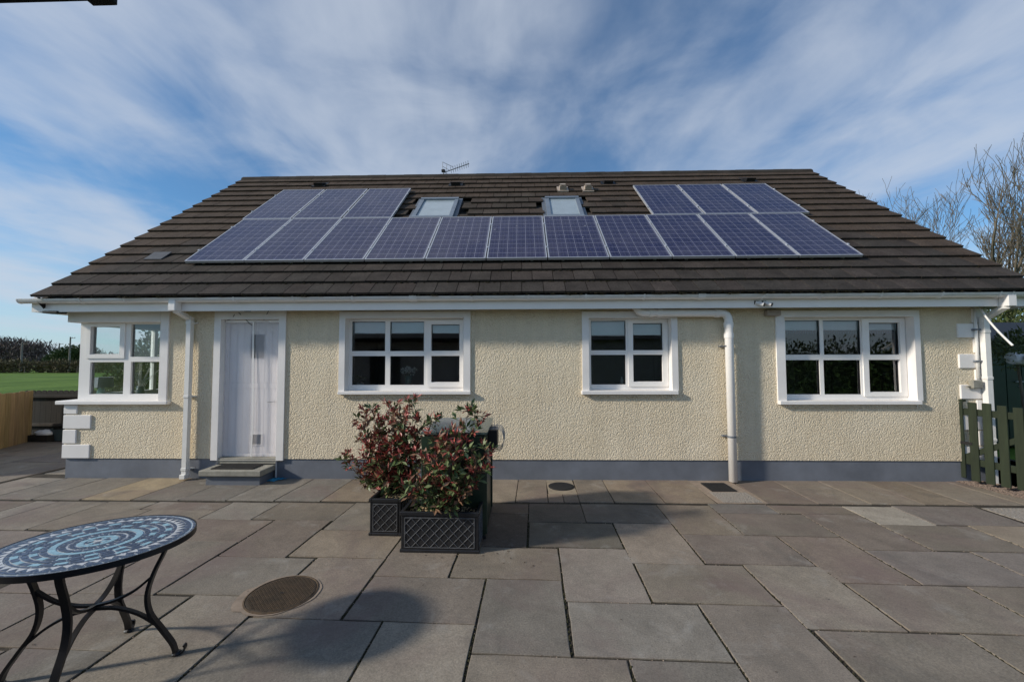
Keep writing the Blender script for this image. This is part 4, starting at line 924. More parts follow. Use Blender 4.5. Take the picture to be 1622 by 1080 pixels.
def panel(x, s, lab, ends):
    o = thing('solar_panel', lab, 'solar panel', tuple(rpt(x, s, OFF)), 'solar panels on the roof'); o.rotation_euler = Mrot.to_euler()
    link('frame', fm, o); link('cell_sheet', cm, o, (f_, f_, -.004))
    for yy in (ph*.22, ph*.78): link('clamp', clm, o, (pw+.009, yy, 0)); link('clamp', clm, o, (-.009, yy, 0.0015))
    for xx in (pw*.25, pw*.75): link('roof_hook', ftm, o, (xx, .05, 0)); link('roof_hook', ftm, o, (xx, ph-.25, 0))
for i in range(11):
    if i == 5: lab = 'middle solar panel of the long lower row'
    elif i < 5: lab = f'{ORD[i]} solar panel of the lower row from the door end'
    else: lab = f'{ORD[i]} solar panel of the lower row from the gate end'
    panel(bl.x+i*pitch, sb, lab, 0)
pl_, pr_ = (tl2.x-tl.x+.02)/3, (tr.x-tr2.x+.02)/3
for i in range(3):
    panel(tl.x+.01+i*pl_, sm+.012, ('upper row solar panel over the door end, outermost of three', 'middle one of the three upper solar panels over the door', 'upper row solar panel beside the roof window nearer the aerial')[i], 0)
    panel(tr2.x+i*pr_, sm+.012, ('upper row solar panel beside the roof window below the vent cowls', 'middle one of the three upper solar panels at the gate end', 'upper row solar panel at the gate end, outermost of three')[i], 0)

# ---------------------------------------------------------------- things behind the panes
def blind(op, px_bottom, xc, lab, fringe=False, y=.200):
    zb = WP(xc, px_bottom, y).z; t = thing('roller_blind', lab, 'blind', ((op[0]+op[1])/2, y, zb)); w_ = (op[1]-op[0])/2-.005; h_ = op[3]-zb+.05
    mb = MB(); mb.face([(-w_, 0, 0), (w_, 0, 0), (w_, 0, h_), (-w_, 0, h_)]); mb.face([(-w_, .004, 0), (-w_, .004, h_), (w_, .004, h_), (w_, .004, 0)]); mb.build('fabric', M_BLIND, t)
    mb = MB(); mb.bbox(-w_, w_, -.006, .010, -.018, .004, .003); mb.build('bottom_bar', M_BLIND, t)
    if fringe:
        mb = MB(); n = int(w_*2/.035)
        for i in range(n):
            x = -w_+.018+i*.035; mb.tube([(x, .002, -.018), (x, .002, -.05), (x, .002, -.07)], [.004, .007, .009], 6)
        mb.build('fringe', M_PLINTH, t, kind='stuff')
blind(op2, 526.5, 640, 'pale blue sheet added for the sky reflection in the window beside the door'); blind(op3, 529, 995, 'plain pale roller blind in the two pane wide window under the soil pipe'); blind(op4, 521, 1340, 'pale fringed roller blind in the window by the gate', True)  # the one beside the door is added, its pale blue painting reflected sky
def leafball(mb, c, rx, rz, n, L, w_, g):
    for _ in range(n):
        d = Vector((g.gauss(0, 1), g.gauss(0, 1), g.gauss(0, 1))).normalized(); r_ = g.random()**.4
        p = Vector(c)+Vector((d.x*rx*r_, d.y*rx*r_, d.z*rz*r_)); mb.leaf(p, d+Vector((0, 0, .3)), Vector((g.gauss(0, 1), g.gauss(0, 1), 1)), L*g.uniform(.6, 1.2), w_*g.uniform(.6, 1.2))
g = random.Random(9)
sz = op2[2]+.015
mb = MB(); mb.box(op2[0], op2[1], FY+.067, .42, op2[2]-.05, sz-.002); mb.build('inner_sill', M_UPVC, house)
p = WP(571, 608, .25); t = thing('potted_plant', 'small white pot with a yellow green plant inside the window', 'plant', (p.x, .25, sz)); mb = MB(); mb.lathe([(.035, 0), (.05, .07), (.053, .085), (.046, .085), (.044, .07)], 16); mb.build('pot', M_WHITEC, t, smooth=True)
mb = MB(); leafball(mb, (0, 0, .13), .06, .06, 60, .05, .02, g); mb.build('foliage', M_IVY, t); mb = MB(); mb.tube([(0, 0, .08), (-.01, 0, .22), (-.02, 0, .30)], .003, 5); mb.build('stem', M_TWIG, t)
p = WP(647, 608, .255); t = thing('flower_vase', 'glass vase of white flowers on the window sill', 'vase', (p.x, .255, sz)); mb = MB(); mb.lathe([(.045, 0), (.05, .09), (.06, .19), (.056, .19), (.046, .09), (.042, .01)], 16); mb.build('vase', frosted('vase_glass', (.14, .24, .20), .15), t, smooth=True)
mb = MB(); 
for _ in range(9):
    c = Vector((g.uniform(-.12, .14), g.uniform(-.05, .05), g.uniform(.24, .31))); mb2 = None
    leafball(mb, c, .03, .025, 26, .032, .02, g)
mb.build('petals', M_PETAL, t, kind='stuff'); mb = MB()
for _ in range(9): mb.tube([(g.uniform(-.02, .02), 0, .05), (g.uniform(-.08, .1), g.uniform(-.03, .03), .26)], .003, 5)
mb.build('stems', M_GREENL, t)
p = WP(985, 608, .26); mb = MB(); mb.lathe([(.022, 0), (.024, .08), (.010, .10), (.012, .13)], 12); mb.build('small_bottle', M_WHITEC, None, True, (p.x, .26, op3[2]+.05), label='small white bottle standing inside the narrower window', category='bottle')
mb = MB(); mb.box(op3[0], op3[1], FY+.067, .38, op3[2]-.0, op3[2]+.05); mb.build('inner_sill', M_UPVC, house); mb = MB(); mb.box(op4[0], op4[1], FY+.067, .38, op4[2]-.0, op4[2]+.04); mb.build('inner_sill', M_UPVC, house)
p = WP(1404, 597, .32); t = thing('animal_ornament', 'small black animal ornament behind the opening pane by the gate', 'ornament', (p.x, .32, op4[2]+.04))
mb = MB(); zz = p.z-(op4[2]+.04); mb.lathe([(.05, 0), (.05, .012), (.012, .02), (.010, zz)], 14); mb.build('stand', M_BLACK, t, smooth=True)
mb = MB(); mb.tube([(-.06, 0, zz), (-.05, 0, zz+.04), (.04, 0, zz+.05), (.08, 0, zz+.09), (.11, 0, zz+.08)], [.012, .028, .026, .018, .012], 8); mb.tube([(-.04, 0, zz+.03), (-.05, 0, zz-.03)], .008, 6); mb.tube([(.03, 0, zz+.03), (.035, 0, zz-.03)], .008, 6); mb.tube([(-.06, 0, zz+.05), (-.10, 0, zz+.02)], .006, 6); mb.build('figure', M_BLACK, t, smooth=True)
# corner room: table with lamp and twigs in a vase
mb = MB(); tz = 1.10; tx0, tx1 = -6.38, -5.3; mb.bbox(tx0, tx1, .30, .85, tz-.04, tz, .005)
tbl = mb.build('console_table', M_DTIMB, None, False, None, label='dark console table inside the corner window', category='table')
for x in (tx0+.05, tx1-.05):
    for y in (.35, .8): mb = MB(); mb.box(x-.025, x+.025, y-.025, y+.025, .3, tz-.041); mb.build('leg', M_DTIMB, tbl)
p = WP(160, 620, .5); t = thing('table_lamp', 'table lamp with grey drum shade inside the corner window', 'lamp', (p.x, .5, tz)); mb = MB(); mb.lathe([(.07, 0), (.075, .015), (.03, .03), (.055, .10), (.03, .20), (.012, .22)], 18); mb.build('base', M_LAMPB, t, smooth=True)
mb = MB(); mb.lathe([(.15, .20), (.14, .36), (.135, .36), (.145, .205)], 24); smooth_angle(mb.build('shade', M_SHADE, t))
p = WP(222, 620, .5); t = thing('twig_vase', 'glass vase of pale bare twigs inside the corner window', 'vase', (p.x, .5, tz)); mb = MB(); mb.lathe([(.05, 0), (.055, .12), (.04, .22), (.036, .22), (.05, .1)], 16); mb.build('vase', frosted('clear_vase', (.3, .33, .35), .1), t, smooth=True)
mb = MB()
for _ in range(14):
    a = g.uniform(-.16, .22); b = g.uniform(-.1, .1); mb.tube(spline([(0, 0, .05), (a*.4, b*.4, .28), (a+g.uniform(-.05, .05), b, g.uniform(.36, .56))], 4), .0035, 5)
mb.build('twigs', M_WHITEC, t, kind='stuff')
mb = MB(); mb.box(-5.62, -5.55, 2.2, 2.26, .3, 2.40); mb.build('curtain_edge', M_UPVC, house)

# ================================================================== PATIO OBJECTS
# ---------------------------------------------------------------- covers and drains
mc = thing('manhole_cover', 'round rusty manhole cover set in pale mortar', 'manhole cover', (-1.782, -2.866, .0))
mb = MB(); g = random.Random(4); n = 40; prof = []
for j in range(n):
    t = 2*math.pi*j/n; r0, r1_ = .238, .262+.010*math.sin(3*t+1)+g.uniform(-.005, .005)+(.05 if 2.9 < t < 4.0 else 0)
    mb.v += [(r0*math.cos(t), r0*math.sin(t), .002), (r1_*math.cos(t), r1_*math.sin(t), .0035)]
for j in range(n): k = (j+1) % n; mb.f.append((2*j, 2*j+1, 2*k+1, 2*k)); mb.mi.append(0)
mb.build('mortar_ring', M_MORTAR, mc)
mb = MB(); mb.lathe([(.246, -.02), (.246, .006), (.236, .0085), (.234, .004), (.230, .004)], 48); smooth_angle(mb.build('rim', M_RUST, mc))
mb = MB(); mb.lathe([(.229, -.01), (.229, .0055), (.226, .0068)], 48); lid = mb.build('lid', pmat('dark_rust', (.060, .043, .028), .8, .4, 14), mc)
mb = MB()
for i in range(-14, 15):
    for j in range(-14, 15):
        x, y = i*.0155, j*.0155
        if math.hypot(x, y) > .218: continue
        mb.box(x-.005, x+.005, y-.0022, y+.0022, .006, .0095) if (i+j) % 2 else mb.box(x-.0022, x+.0022, y-.005, y+.005, .006, .0095)
mb.build('tread_pattern', M_RUST, lid, kind='stuff')
mb = MB(); mb.box(-.016, .016, -.005, .005, .0068, .0102); mb.build('lifting_slot', M_BLACK, lid)
c = GP(889, 770); ic = thing('inspection_cover', 'small dark round inspection cover in the slabs by the wall', 'drain cover', (c.x, c.y, .0)); mb = MB(); mb.lathe([(.175, -.01), (.175, .004), (.168, .007)], 32); mb.build('rim', M_GRATE, ic); mb = MB(); mb.lathe([(.160, .0), (.160, .009), (.155, .010)], 32); mb.build('lid', M_GRATE, ic)
dg0, dg1 = GP(1080+325/5.407, 740+205/5.407), GP(1080+345/5.407, 740+138/5.407)
cx, cy = (GP(1080+325/5.407, 740+205/5.407).x+GP(1080+432/5.407, 740+205/5.407).x)/2-.02, (dg0.y+dg1.y)/2
dg = thing('drain_grate', 'square black drain grate beside the foot of the soil pipe', 'drain', (cx, cy, 0)); hw, hd = .16, (dg1.y-dg0.y)/2
mb = MB(); mb.box(-hw, hw, -hd, hd, -.01, .003)
for x0, x1, y0, y1 in ((-hw, -hw+.02, -hd, hd), (hw-.02, hw, -hd, hd), (-hw+.02, hw-.02, -hd, -hd+.02), (-hw+.02, hw-.02, hd-.02, hd)): mb.box(x0, x1, y0, y1, .003, .010)
mb.build('frame', M_GRATE, dg)
for i in range(8): x = -hw+.04+i*(2*hw-.08)/7; mb = MB(); mb.box(x-.009, x+.009, -hd+.02, hd-.02, .003, .009); mb.build('bar', M_GRATE, dg)

# ---------------------------------------------------------------- mosaic table
TA, TBx, TZ = .455, .380, .70
tab = thing('mosaic_table', 'oval blue mosaic table with black wrought iron legs', 'table', (-2.42, -3.605, 0), None, R(18))
def ell(r_, t, z): return (TA*r_*math.cos(t), TBx*r_*math.sin(t), z)
mb = MB(); n = 72
for r_, z in ((1, TZ-.028), (1, TZ+.004), (.985, TZ+.004), (.985, TZ), (0.001, TZ)): mb.v += [ell(r_, 2*math.pi*k/n, z) for k in range(n)]
for l_ in range(4):
    for k in range(n): q = l_*n; mb.f.append((q+k, q+(k+1) % n, q+n+(k+1) % n, q+n+k)); mb.mi.append(0 if l_ < 3 else 1)
mb.f.append(tuple(range(n))[::-1]); mb.mi.append(0)
top = mb.build('table_top', [M_IRON, M_GROUT], tab); smooth_angle(top)
sets = {'navy_tiles': (MB(), M_NAVY), 'pale_blue_tiles': (MB(), M_PALE), 'white_tiles': (MB(), M_PEARL)}
def ring(r0, r1_, n, keys, gap=.013, ph0=0.0, tri=False):
    g = .0075
    for k in range(n):
        key = keys[k % len(keys)]; m_ = sets[key][0]; t0, t1 = 2*math.pi*(k+ph0)/n, 2*math.pi*(k+1+ph0)/n
        dt = gap/(2*max(r0, .08)); sub = max(1, int((t1-t0)/.12))
        if tri:
            m_.face([ell(r0, t0+dt, TZ+.0025), ell(r1_, (t0+t1)/2+.02, TZ+.0025), ell(r0, t1-dt, TZ+.0025)]); continue
        for s in range(sub):
            a = t0+dt+(t1-t0-2*dt)*s/sub; b = t0+dt+(t1-t0-2*dt)*(s+1)/sub
            m_.face([ell(r0+g, a, TZ+.003), ell(r1_-g, a, TZ+.003), ell(r1_-g, b, TZ+.003), ell(r0+g, b, TZ+.003)])
NV, PB, WH = 'navy_tiles', 'pale_blue_tiles', 'white_tiles'
ring(.0, .05, 1, [WH], 0); ring(.05, .12, 8, [NV, PB]); ring(.12, .20, 12, [PB], .004); ring(.20, .27, 16, [NV]); ring(.27, .282, 24, [WH], .002); ring(.282, .36, 20, [NV]); ring(.36, .44, 18, [PB], .004); ring(.44, .51, 26, [NV])
ring(.51, .59, 28, [PB, NV]); ring(.59, .66, 28, [NV]); ring(.66, .74, 34, [NV, PB]); ring(.74, .785, 36, [NV]); ring(.785, .875, 46, [WH], .002, 0, tri=True); ring(.875, .94, 40, [NV]); ring(.94, .952, 40, [PB], .002); ring(.952, .984, 48, [NV])
for k in range(46):
    t0, t1 = 2*math.pi*k/46, 2*math.pi*(k+1)/46; tm = (t0+t1)/2+.02
    sets[NV][0].face([ell(.873, tm+.012, TZ+.0028), ell(.873, tm+2*math.pi/46-.012, TZ+.0028), ell(.80, t1+.0, TZ+.0028)])
for k, (m_, mt_) in sets.items(): m_.build(k, mt_, top, kind='stuff')
for i, (lx, ly) in enumerate(((1, 0), (0, 1), (-1, 0), (0, -1))):
    rad = TA if lx else TBx; d = Vector((lx, ly, 0)); side = Vector((-ly, lx, 0))
    P = lambda f, z: d*(f*rad)+Vector((0, 0, z))
    mb = MB(); mb.bar(spline([P(.74, TZ-.03), P(.70, .60), P(.60, .49), P(.535, .37), P(.57, .26), P(.70, .16), P(.82, .07), P(.86, .015)], 6), side, .034, .016); leg = mb.build('leg', M_IRON, tab)
    mb = MB(); mb.lathe([(.024, 0), (.027, .008), (.016, .018)], 12, tuple(P(.875, 0))); mb.bar(spline([P(.86, .014), P(.90, .006), P(.95, .016), P(.965, .035), P(.95, .05)], 5), side, .028, .009); mb.build('foot_scroll', M_IRON, leg)
    mb = MB(); mb.bar(spline([P(.585, .47), P(.40, .40), P(.2, .36), P(.0, .345)], 6), side, .024, .013); mb.build('upper_brace', M_IRON, leg)
    mb = MB(); mb.bar(spline([P(.66, .185), P(.45, .265), P(.22, .315), P(.0, .33)], 6), side, .024, .013); mb.build('lower_brace', M_IRON, leg)

# ---------------------------------------------------------------- planters and shrubs
def planter(loc, rz, lab):
    w_, d_, h_ = .70, .31, .355; t = thing('planter_trough', lab, 'planter', loc, 'lattice planters', rz); x, y = w_/2, d_/2
    mb = MB(); e = .018
    mb.bbox(-x, x, -y, -y+e, 0.0, h_, .004); mb.bbox(-x, x, y-e, y, 0, h_, .004); mb.bbox(-x, -x+e, -y+e, y-e, 0, h_, .004); mb.bbox(x-e, x, -y+e, y-e, 0, h_, .004); mb.box(-x+.01, x-.01, -y+.01, y-.01, .004, .03)
    mb.build('trough', M_PLANTER, t)
    mb = MB(); o = .010
    for z0_, z1_ in ((h_-.03, h_+.004), (-.0, .028)):
        mb.bbox(-x-o, x+o, -y-o, -y+.022, z0_, z1_, .004); mb.bbox(-x-o, x+o, y-.022, y+o, z0_, z1_, .004); mb.bbox(-x-o, -x+.022, -y+.022, y-.022, z0_, z1_, .004); mb.bbox(x-.022, x+o, -y+.022, y-.022, z0_, z1_, .004)
    mb.build('rim', M_PLANTER, t)
    # raised trellis on the four faces: clipped diagonal bars in a frame
    def face(W_, place):
        mb = MB(); a0, a1, b0, b1 = -W_/2+.035, W_/2-.035, .045, h_-.05; tt = .0065
        def stick(u0, v0, u1, v1, r_=.0035):
            mb.tube([place(u0, v0), place(u1, v1)], r_, 8)
        for q in ((a0, b0, a1, b0), (a0, b1, a1, b1), (a0, b0, a0, b1), (a1, b0, a1, b1)): stick(*q, .0045)
        st_ = .0855; H_ = b1-b0; n = int((a1-a0+H_)/st_)+2
        for k in range(-n, n+1):
            for sgn in (1, -1):
                u = (a0+a1)/2+k*st_; pts = []
                for v in (b0, b1):
                    pass
                # line u + sgn*(v-b0)
                v0, v1 = b0, b1; ua, ub = u, u+sgn*H_
                if sgn > 0:
                    if ub < a0 or ua > a1: continue
                    if ua < a0: v0 = b0+(a0-ua); ua = a0
                    if ub > a1: v1 = b1-(ub-a1); ub = a1
                else:
                    if ua < a0 or ub > a1: continue
                    if ua > a1: v0 = b0+(ua-a1); ua = a1
                    if ub < a0: v1 = b1-(a0-ub); ub = a0
                if v1-v0 > .01: stick(ua, v0, ub, v1)
        mb.build('lattice', M_LATT, t)
    face(w_, lambda u, v: (u, -y-.002, v)); face(w_, lambda u, v: (u, y+.002, v)); face(d_, lambda u, v: (-x-.002, u, v)); face(d_, lambda u, v: (x+.002, u, v))
    mb = MB(); mb.face([(-x+e, -y+e, h_-.055), (x-e, -y+e, h_-.055), (x-e, y-e, h_-.055), (-x+e, y-e, h_-.055)]); mb.build('soil', M_SOIL, t)
    mb = MB(); g = random.Random(int(abs(loc[0])*100))
    for _ in range(520):
        q = g.uniform(.005, .011); mb.lathe([(q*.7, 0), (q, q*.5), (q*.5, q)], 6, (max(-x+.03, min(x-.03, g.gauss(0, .15))), g.uniform(-y+.03, y-.03), h_-.057+g.uniform(0, .008)))
    mb.build('gravel', M_GRAVEL, t, kind='stuff'); return t
planter((-.745, -2.055, 0), -.02, 'black lattice planter trough in front of the green boiler cabinet')
planter((-1.345, -1.52, 0), R(90)-.03, 'black lattice planter trough end on beside the other, behind it')
def shrub(name, lab, loc, stems, seed, lean, n_leaf, redness):
    t = thing(name, lab, 'shrub', loc, 'red tipped shrubs'); g = random.Random(seed); st_ = MB(); red = MB(); brz = MB(); grn = MB()
    def whorl(p, d, n, L, kind):
        for _ in range(n):
            a = Vector((g.gauss(0, 1), g.gauss(0, 1), g.gauss(0, 1))); a = (a-d*a.dot(d)).normalized() if (a-d*a.dot(d)).length > .01 else a
            q = d*g.uniform(.25, 1.0)+a*g.uniform(.4, 1.0); (red if kind == 0 else brz if kind == 1 else grn).leaf(p+d*g.uniform(-.02, .02), q, Vector((g.gauss(0, .6), g.gauss(0, .6), 1)), L*g.uniform(.65, 1.15), L*(.27 if kind == 0 else .40)*g.uniform(.8, 1.2))
    for tip, bow in stems:
        a = Vector((g.uniform(-.05, .05), g.uniform(-.04, .04), .27)); tip = Vector(tip); b = a.lerp(tip, .45)+Vector(bow)
        pts = spline([a, b, tip], 7); L = len(pts); st_.tube(pts, [.0065*(1-.75*k/L) for k in range(L)], 6)
        for k in range(2, L):
            p = pts[k]; f_ = k/(L-1)
            for _ in range((2 if k % 2 else 3) if k < L-1 else 5):
                d = Vector((g.gauss(0, 1), g.gauss(0, 1), g.uniform(-.05, 1.1))).normalized(); ln = g.uniform(.05, .17)*(1.15-.45*f_); e = p+d*ln
                st_.tube([p, e], [.0028, .0015], 4)
                hz = (e.z-.35)/max(.2, tip.z-.35); pr = redness*(.25+.75*min(1, max(0, hz)))
                kind = 0 if g.random() < pr else (1 if g.random() < .22 else 2)
                if kind == 0: whorl(e, (d+Vector((0, 0, .8))).normalized(), 6, .074, 0); whorl(e-d*.025, d, 2, .075, 1)
                else: whorl(e, d, 4, .086, kind)
                whorl(p+d*ln*.5, d, 1, .080, 2 if g.random() < .7 else 1)
    st_.build('stems', M_TWIG, t, kind='stuff'); red.build('red_foliage', M_RED, t, kind='stuff'); brz.build('bronze_foliage', M_BRONZE, t, kind='stuff'); grn.build('green_foliage', M_GREENL, t, kind='stuff')
c1_ = Vector((-.745, -2.055, 0)); c2_ = Vector((-1.345, -1.52, 0))
def tipp(x, y, Y, base): return tuple(WP(x, y, Y)-base)
S1 = [(tipp(742, 652, -2.0, c1_), (.03, 0, 0)), (tipp(752, 660, -1.95, c1_), (.03, 0, 0)), (tipp(770, 716, -2.1, c1_), (.06, 0, .03)), (tipp(757, 745, -2.2, c1_), (.05, 0, .03)), (tipp(700, 700, -2.05, c1_), (0, 0, 0)), (tipp(722, 712, -2.2, c1_), (.02, 0, 0)), (tipp(690, 735, -2.25, c1_), (0, 0, 0)), (tipp(668, 725, -2.1, c1_), (-.03, 0, .02)), (tipp(655, 770, -2.2, c1_), (-.05, 0, .03)), (tipp(735, 772, -2.2, c1_), (.03, 0, 0)), (tipp(712, 690, -1.95, c1_), (0, 0, 0)), (tipp(690, 670, -1.95, c1_), (0, 0, 0)), (tipp(735, 705, -2.05, c1_), (.02, 0, 0)), (tipp(712, 745, -2.25, c1_), (0, 0, 0))]
S2 = [(tipp(650, 640, -1.5, c2_), (.0, 0, .03)), (tipp(622, 645, -1.55, c2_), (-.02, 0, .03)), (tipp(590, 650, -1.5, c2_), (-.05, 0, .02)), (tipp(578, 668, -1.55, c2_), (-.06, 0, 0)), (tipp(572, 690, -1.5, c2_), (-.06, 0, .02)), (tipp(605, 670, -1.45, c2_), (-.03, 0, 0)), (tipp(636, 668, -1.6, c2_), (0, 0, 0)), (tipp(668, 668, -1.5, c2_), (.03, 0, .02)), (tipp(547, 727, -1.5, c2_), (-.10, 0, -.05)), (tipp(588, 712, -1.55, c2_), (-.05, 0, .0)), (tipp(618, 705, -1.6, c2_), (0, 0, 0)), (tipp(645, 700, -1.6, c2_), (0, 0, 0)), (tipp(575, 755, -1.5, c2_), (-.05, 0, 0)), (tipp(607, 740, -1.65, c2_), (0, 0, 0)), (tipp(635, 655, -1.35, c2_), (0, 0, 0)), (tipp(660, 690, -1.45, c2_), (.03, 0, 0)), (tipp(600, 690, -1.4, c2_), (0, 0, 0))]
shrub('photinia_shrub', 'red and dark green leafy shrub in the planter before the boiler cabinet', c1_, S1, 31, 0, 0, .46)
shrub('photinia_shrub', 'taller red leaved bush in the end on planter below the window', c2_, S2, 32, 0, 0, .72)

# ---------------------------------------------------------------- boiler cabinet
bo = thing('boiler_cabinet', 'dark green metal outdoor boiler cabinet behind the planters', 'boiler', (-.665, -1.50, 0))
fx, bx_ = .315, .345
mb = MB()
mb.bbox(-.30, .30, -.42, .37, .02, 1.0, .008); mb.build('body', M_BOILER, bo)
mb = MB(); mb.bbox(-.32, .32, -.438, -.424, .05, .98, .004); mb.build('front_panel', M_BOILER, bo)
mb = MB(); c = [(-.325, -.445, 1.0), (.325, -.445, 1.0), (.325, .385, 1.0), (-.325, .385, 1.0), (-.325, -.445, 1.02), (.325, -.445, 1.02), (.325, .385, 1.045), (-.325, .385, 1.045)]
mb.v = c; mb.f = [(3, 2, 1, 0), (4, 5, 6, 7), (0, 1, 5, 4), (1, 2, 6, 5), (2, 3, 7, 6), (3, 0, 4, 7)]; mb.mi = [0]*6; mb.build('lid', M_BOILT, bo)
mb = MB(); mb.bbox(-.31, .31, -.43, .38, -.0, .03, .004); mb.build('base', M_BLACK, bo)
mb = MB(); mb.bbox(.302, .318, -.40, -.36, .04, .98, .003); mb.bbox(.302, .318, .31, .35, .04, .98, .003); mb.build('side_trim', M_BOILER, bo)
mb = MB(); mb.bbox(.302, .40, -.12, .14, .80, .985, .006); fl = mb.build('flue_terminal', M_BLACK, bo)
mb = MB()
for k in range(9):
    y = -.14+k*.0375; mb.tube(spline([(.325, y, 1.0), (.43, y, .995), (.465, y, .93), (.465, y, .84), (.43, y, .78), (.325, y, .775)], 4), .0016, 5)
for x, z in ((.36, 1.0), (.40, .998), (.435, .985), (.458, .95), (.466, .91), (.466, .87), (.46, .83), (.44, .795), (.40, .778), (.36, .776)): mb.tube([(x, -.145, z), (x, .165, z)], .0016, 5)
mb.build('wire_guard', M_WIRE, fl)

# ---------------------------------------------------------------- green picket gate
GD = Vector((.225, -.974, 0)).normalized(); gh = Vector((6.17, .06, 0)); GN = Vector((GD.y, -GD.x, 0))
gt = thing('picket_gate', 'dark green picket gate standing open at the house corner', 'gate', tuple(gh)); gr = random.Random(8)
GM = Matrix(((GD.x, GN.x, 0, 0), (GD.y, GN.y, 0, 0), (0, 0, 1, 0), (0, 0, 0, 1)))
for k in range(8):
    s0 = .0+k*.148; hgt = 1.115+gr.uniform(-.012, .012)-.01*k*.3; mb = MB(); mb.bbox(s0, s0+.092, 0, .020, .055+gr.uniform(-.01, .01), hgt, .004, GM); o = mb.build('picket', M_GATE, gt); v = gr.uniform(.85, 1.2); o.color = (v, v, v, 1)
for z in (.98, .30):
    mb = MB(); mb.bbox(-.01, 1.14, -.042, -.001, z-.045, z+.045, .004, GM); o = mb.build('rail', M_GATE, gt); o.color = (.9, .9, .9, 1)
mb = MB(); p0, p1 = GM @ Vector((.05, -.0215, .33)), GM @ Vector((1.08, -.0215, .98)); mb.bar([p0, p1], (0, 0, 1), .08, .038); o = mb.build('brace', M_GATE, gt); o.color = (.9, .9, .9, 1)
mb = MB(); mb.bbox(-.045, .10, -.05, .026, 1.118, 1.15, .006, GM); o = mb.build('cap_rail', M_GATE, gt); o.color = (1.1, 1.1, 1.1, 1)
mb = MB(); a = GM @ Vector((-.05, .025, .55)); mb.tube([tuple(a), tuple(a+Vector((-.06, .02, 0)))], .008, 6); mb.bbox(-.02, .18, .0205, .026, .53, .57, .001, GM); mb.build('hinge', M_BLACK, gt)

# ================================================================== LEFT: fences and boxes
lf = thing('timber_fence', 'new pale timber board fence running back from the patio', 'fence', (-10.62, 2.65, 0)); FD = Vector((.405, -.914, 0)).normalized(); FN = Vector((-FD.y, FD.x, 0)); fr_ = random.Random(12)
FM = Matrix(((FD.x, FN.x, 0, 0), (FD.y, FN.y, 0, 0), (0, 0, 1, 0), (0, 0, 0, 1)))
for k in range(26):
    mb = MB(); s0 = k*.128; mb.bbox(s0, s0+.126, -.008+.006*(k % 2), .014+.006*(k % 2), .0, 1.09+fr_.uniform(-.012, .012), .003, FM); o = mb.build('board', M_TIMB, lf); v = fr_.uniform(.75, 1.15); o.color = (v, v*fr_.uniform(.95, 1.02), v*fr_.uniform(.88, 1.0), 1)
for z in (.3, .85): mb = MB(); mb.box(0, 3.3, -.05, -.010, z-.04, z+.04, 0, FM); mb.build('rail', M_TIMB, lf).color = (.9, .9, .9, 1)
df = thing('dark_fence', 'dark brown board fence with scalloped top behind the corner window', 'fence', (-11.0, 2.82, 0))
for k in range(36):
    x0 = k*.125; mb = MB(); z1_ = 1.03; pts = [(x0, 0), (x0+.122, 0), (x0+.122, z1_)]+[(x0+.061+.061*math.cos(t), z1_+.05*math.sin(t)) for t in (.5, 1.0, 1.57, 2.1, 2.6)]+[(x0, z1_)]
    i = len(pts); mb.v = [(x, -.01, z) for x, z in pts]+[(x, .01, z) for x, z in pts]; mb.f = [tuple(range(i)), tuple(range(2*i-1, i-1, -1))]+[(j, i+j, i+(j+1) % i, (j+1) % i) for j in range(i)]; mb.mi = [0]*len(mb.f); mb.build('board', M_DTIMB, df)
for z, m_ in ((.95, M_DTIMB), (.33, pmat('grey_weathered_rail', (.06, .05, .04), .9, .2, 6))):
    mb = MB(); mb.bbox(0, 4.45, -.06, -.012, z-.03, z+.03, .004); mb.build('rail', m_, df)
c = GP(57, 700); bxo = thing('wooden_trough', 'low dark wooden trough standing against the dark fence', 'trough', (c.x, c.y+.12, 0))
for x0, x1, y0, y1 in ((-.24, .24, -.12, -.10), (-.24, .24, .10, .12), (-.24, -.22, -.10, .10), (.22, .24, -.10, .10)):
    mb = MB(); mb.bbox(x0, x1, y0, y1, 0, .14, .003); mb.build('side_board', M_DTIMB, bxo)
mb = MB(); mb.box(-.22, .22, -.10, .10, .02, .10); mb.build('soil', M_SOIL, bxo)
mb = MB(); mb.lathe([(.10, 0), (.15, .05), (.14, .09), (.08, .13), (.02, .14)], 18); 
for k, q in enumerate(mb.v): mb.v[k] = (q[0]*1.25+.02*math.sin(q[1]*40), q[1]*.6, q[2]+.012*math.sin(q[0]*45))
mb.build('white_stone', M_WHITEC, None, True, (c.x+.03, c.y+.12, .10), label='rounded white stone lying in the dark wooden trough', category='stone')
c = GP(90, 697.5); tb_ = thing('plastic_tub', 'grey green plastic tub beside the trough at the dark fence', 'tub', (c.x, c.y+.12, 0)); mb = MB(); mb.lathe([(.15, 0), (.185, .22), (.20, .235), (.20, .245), (.18, .245), (.145, .02)], 24); smooth_angle(mb.build('tub', M_TEAL, tb_))
mb = MB(); mb.tube(spline([(-.2, 0, .23), (-.22, 0, .17), (-.19, 0, .13)], 4), .008, 6); mb.build('handle', M_TEAL, tb_)

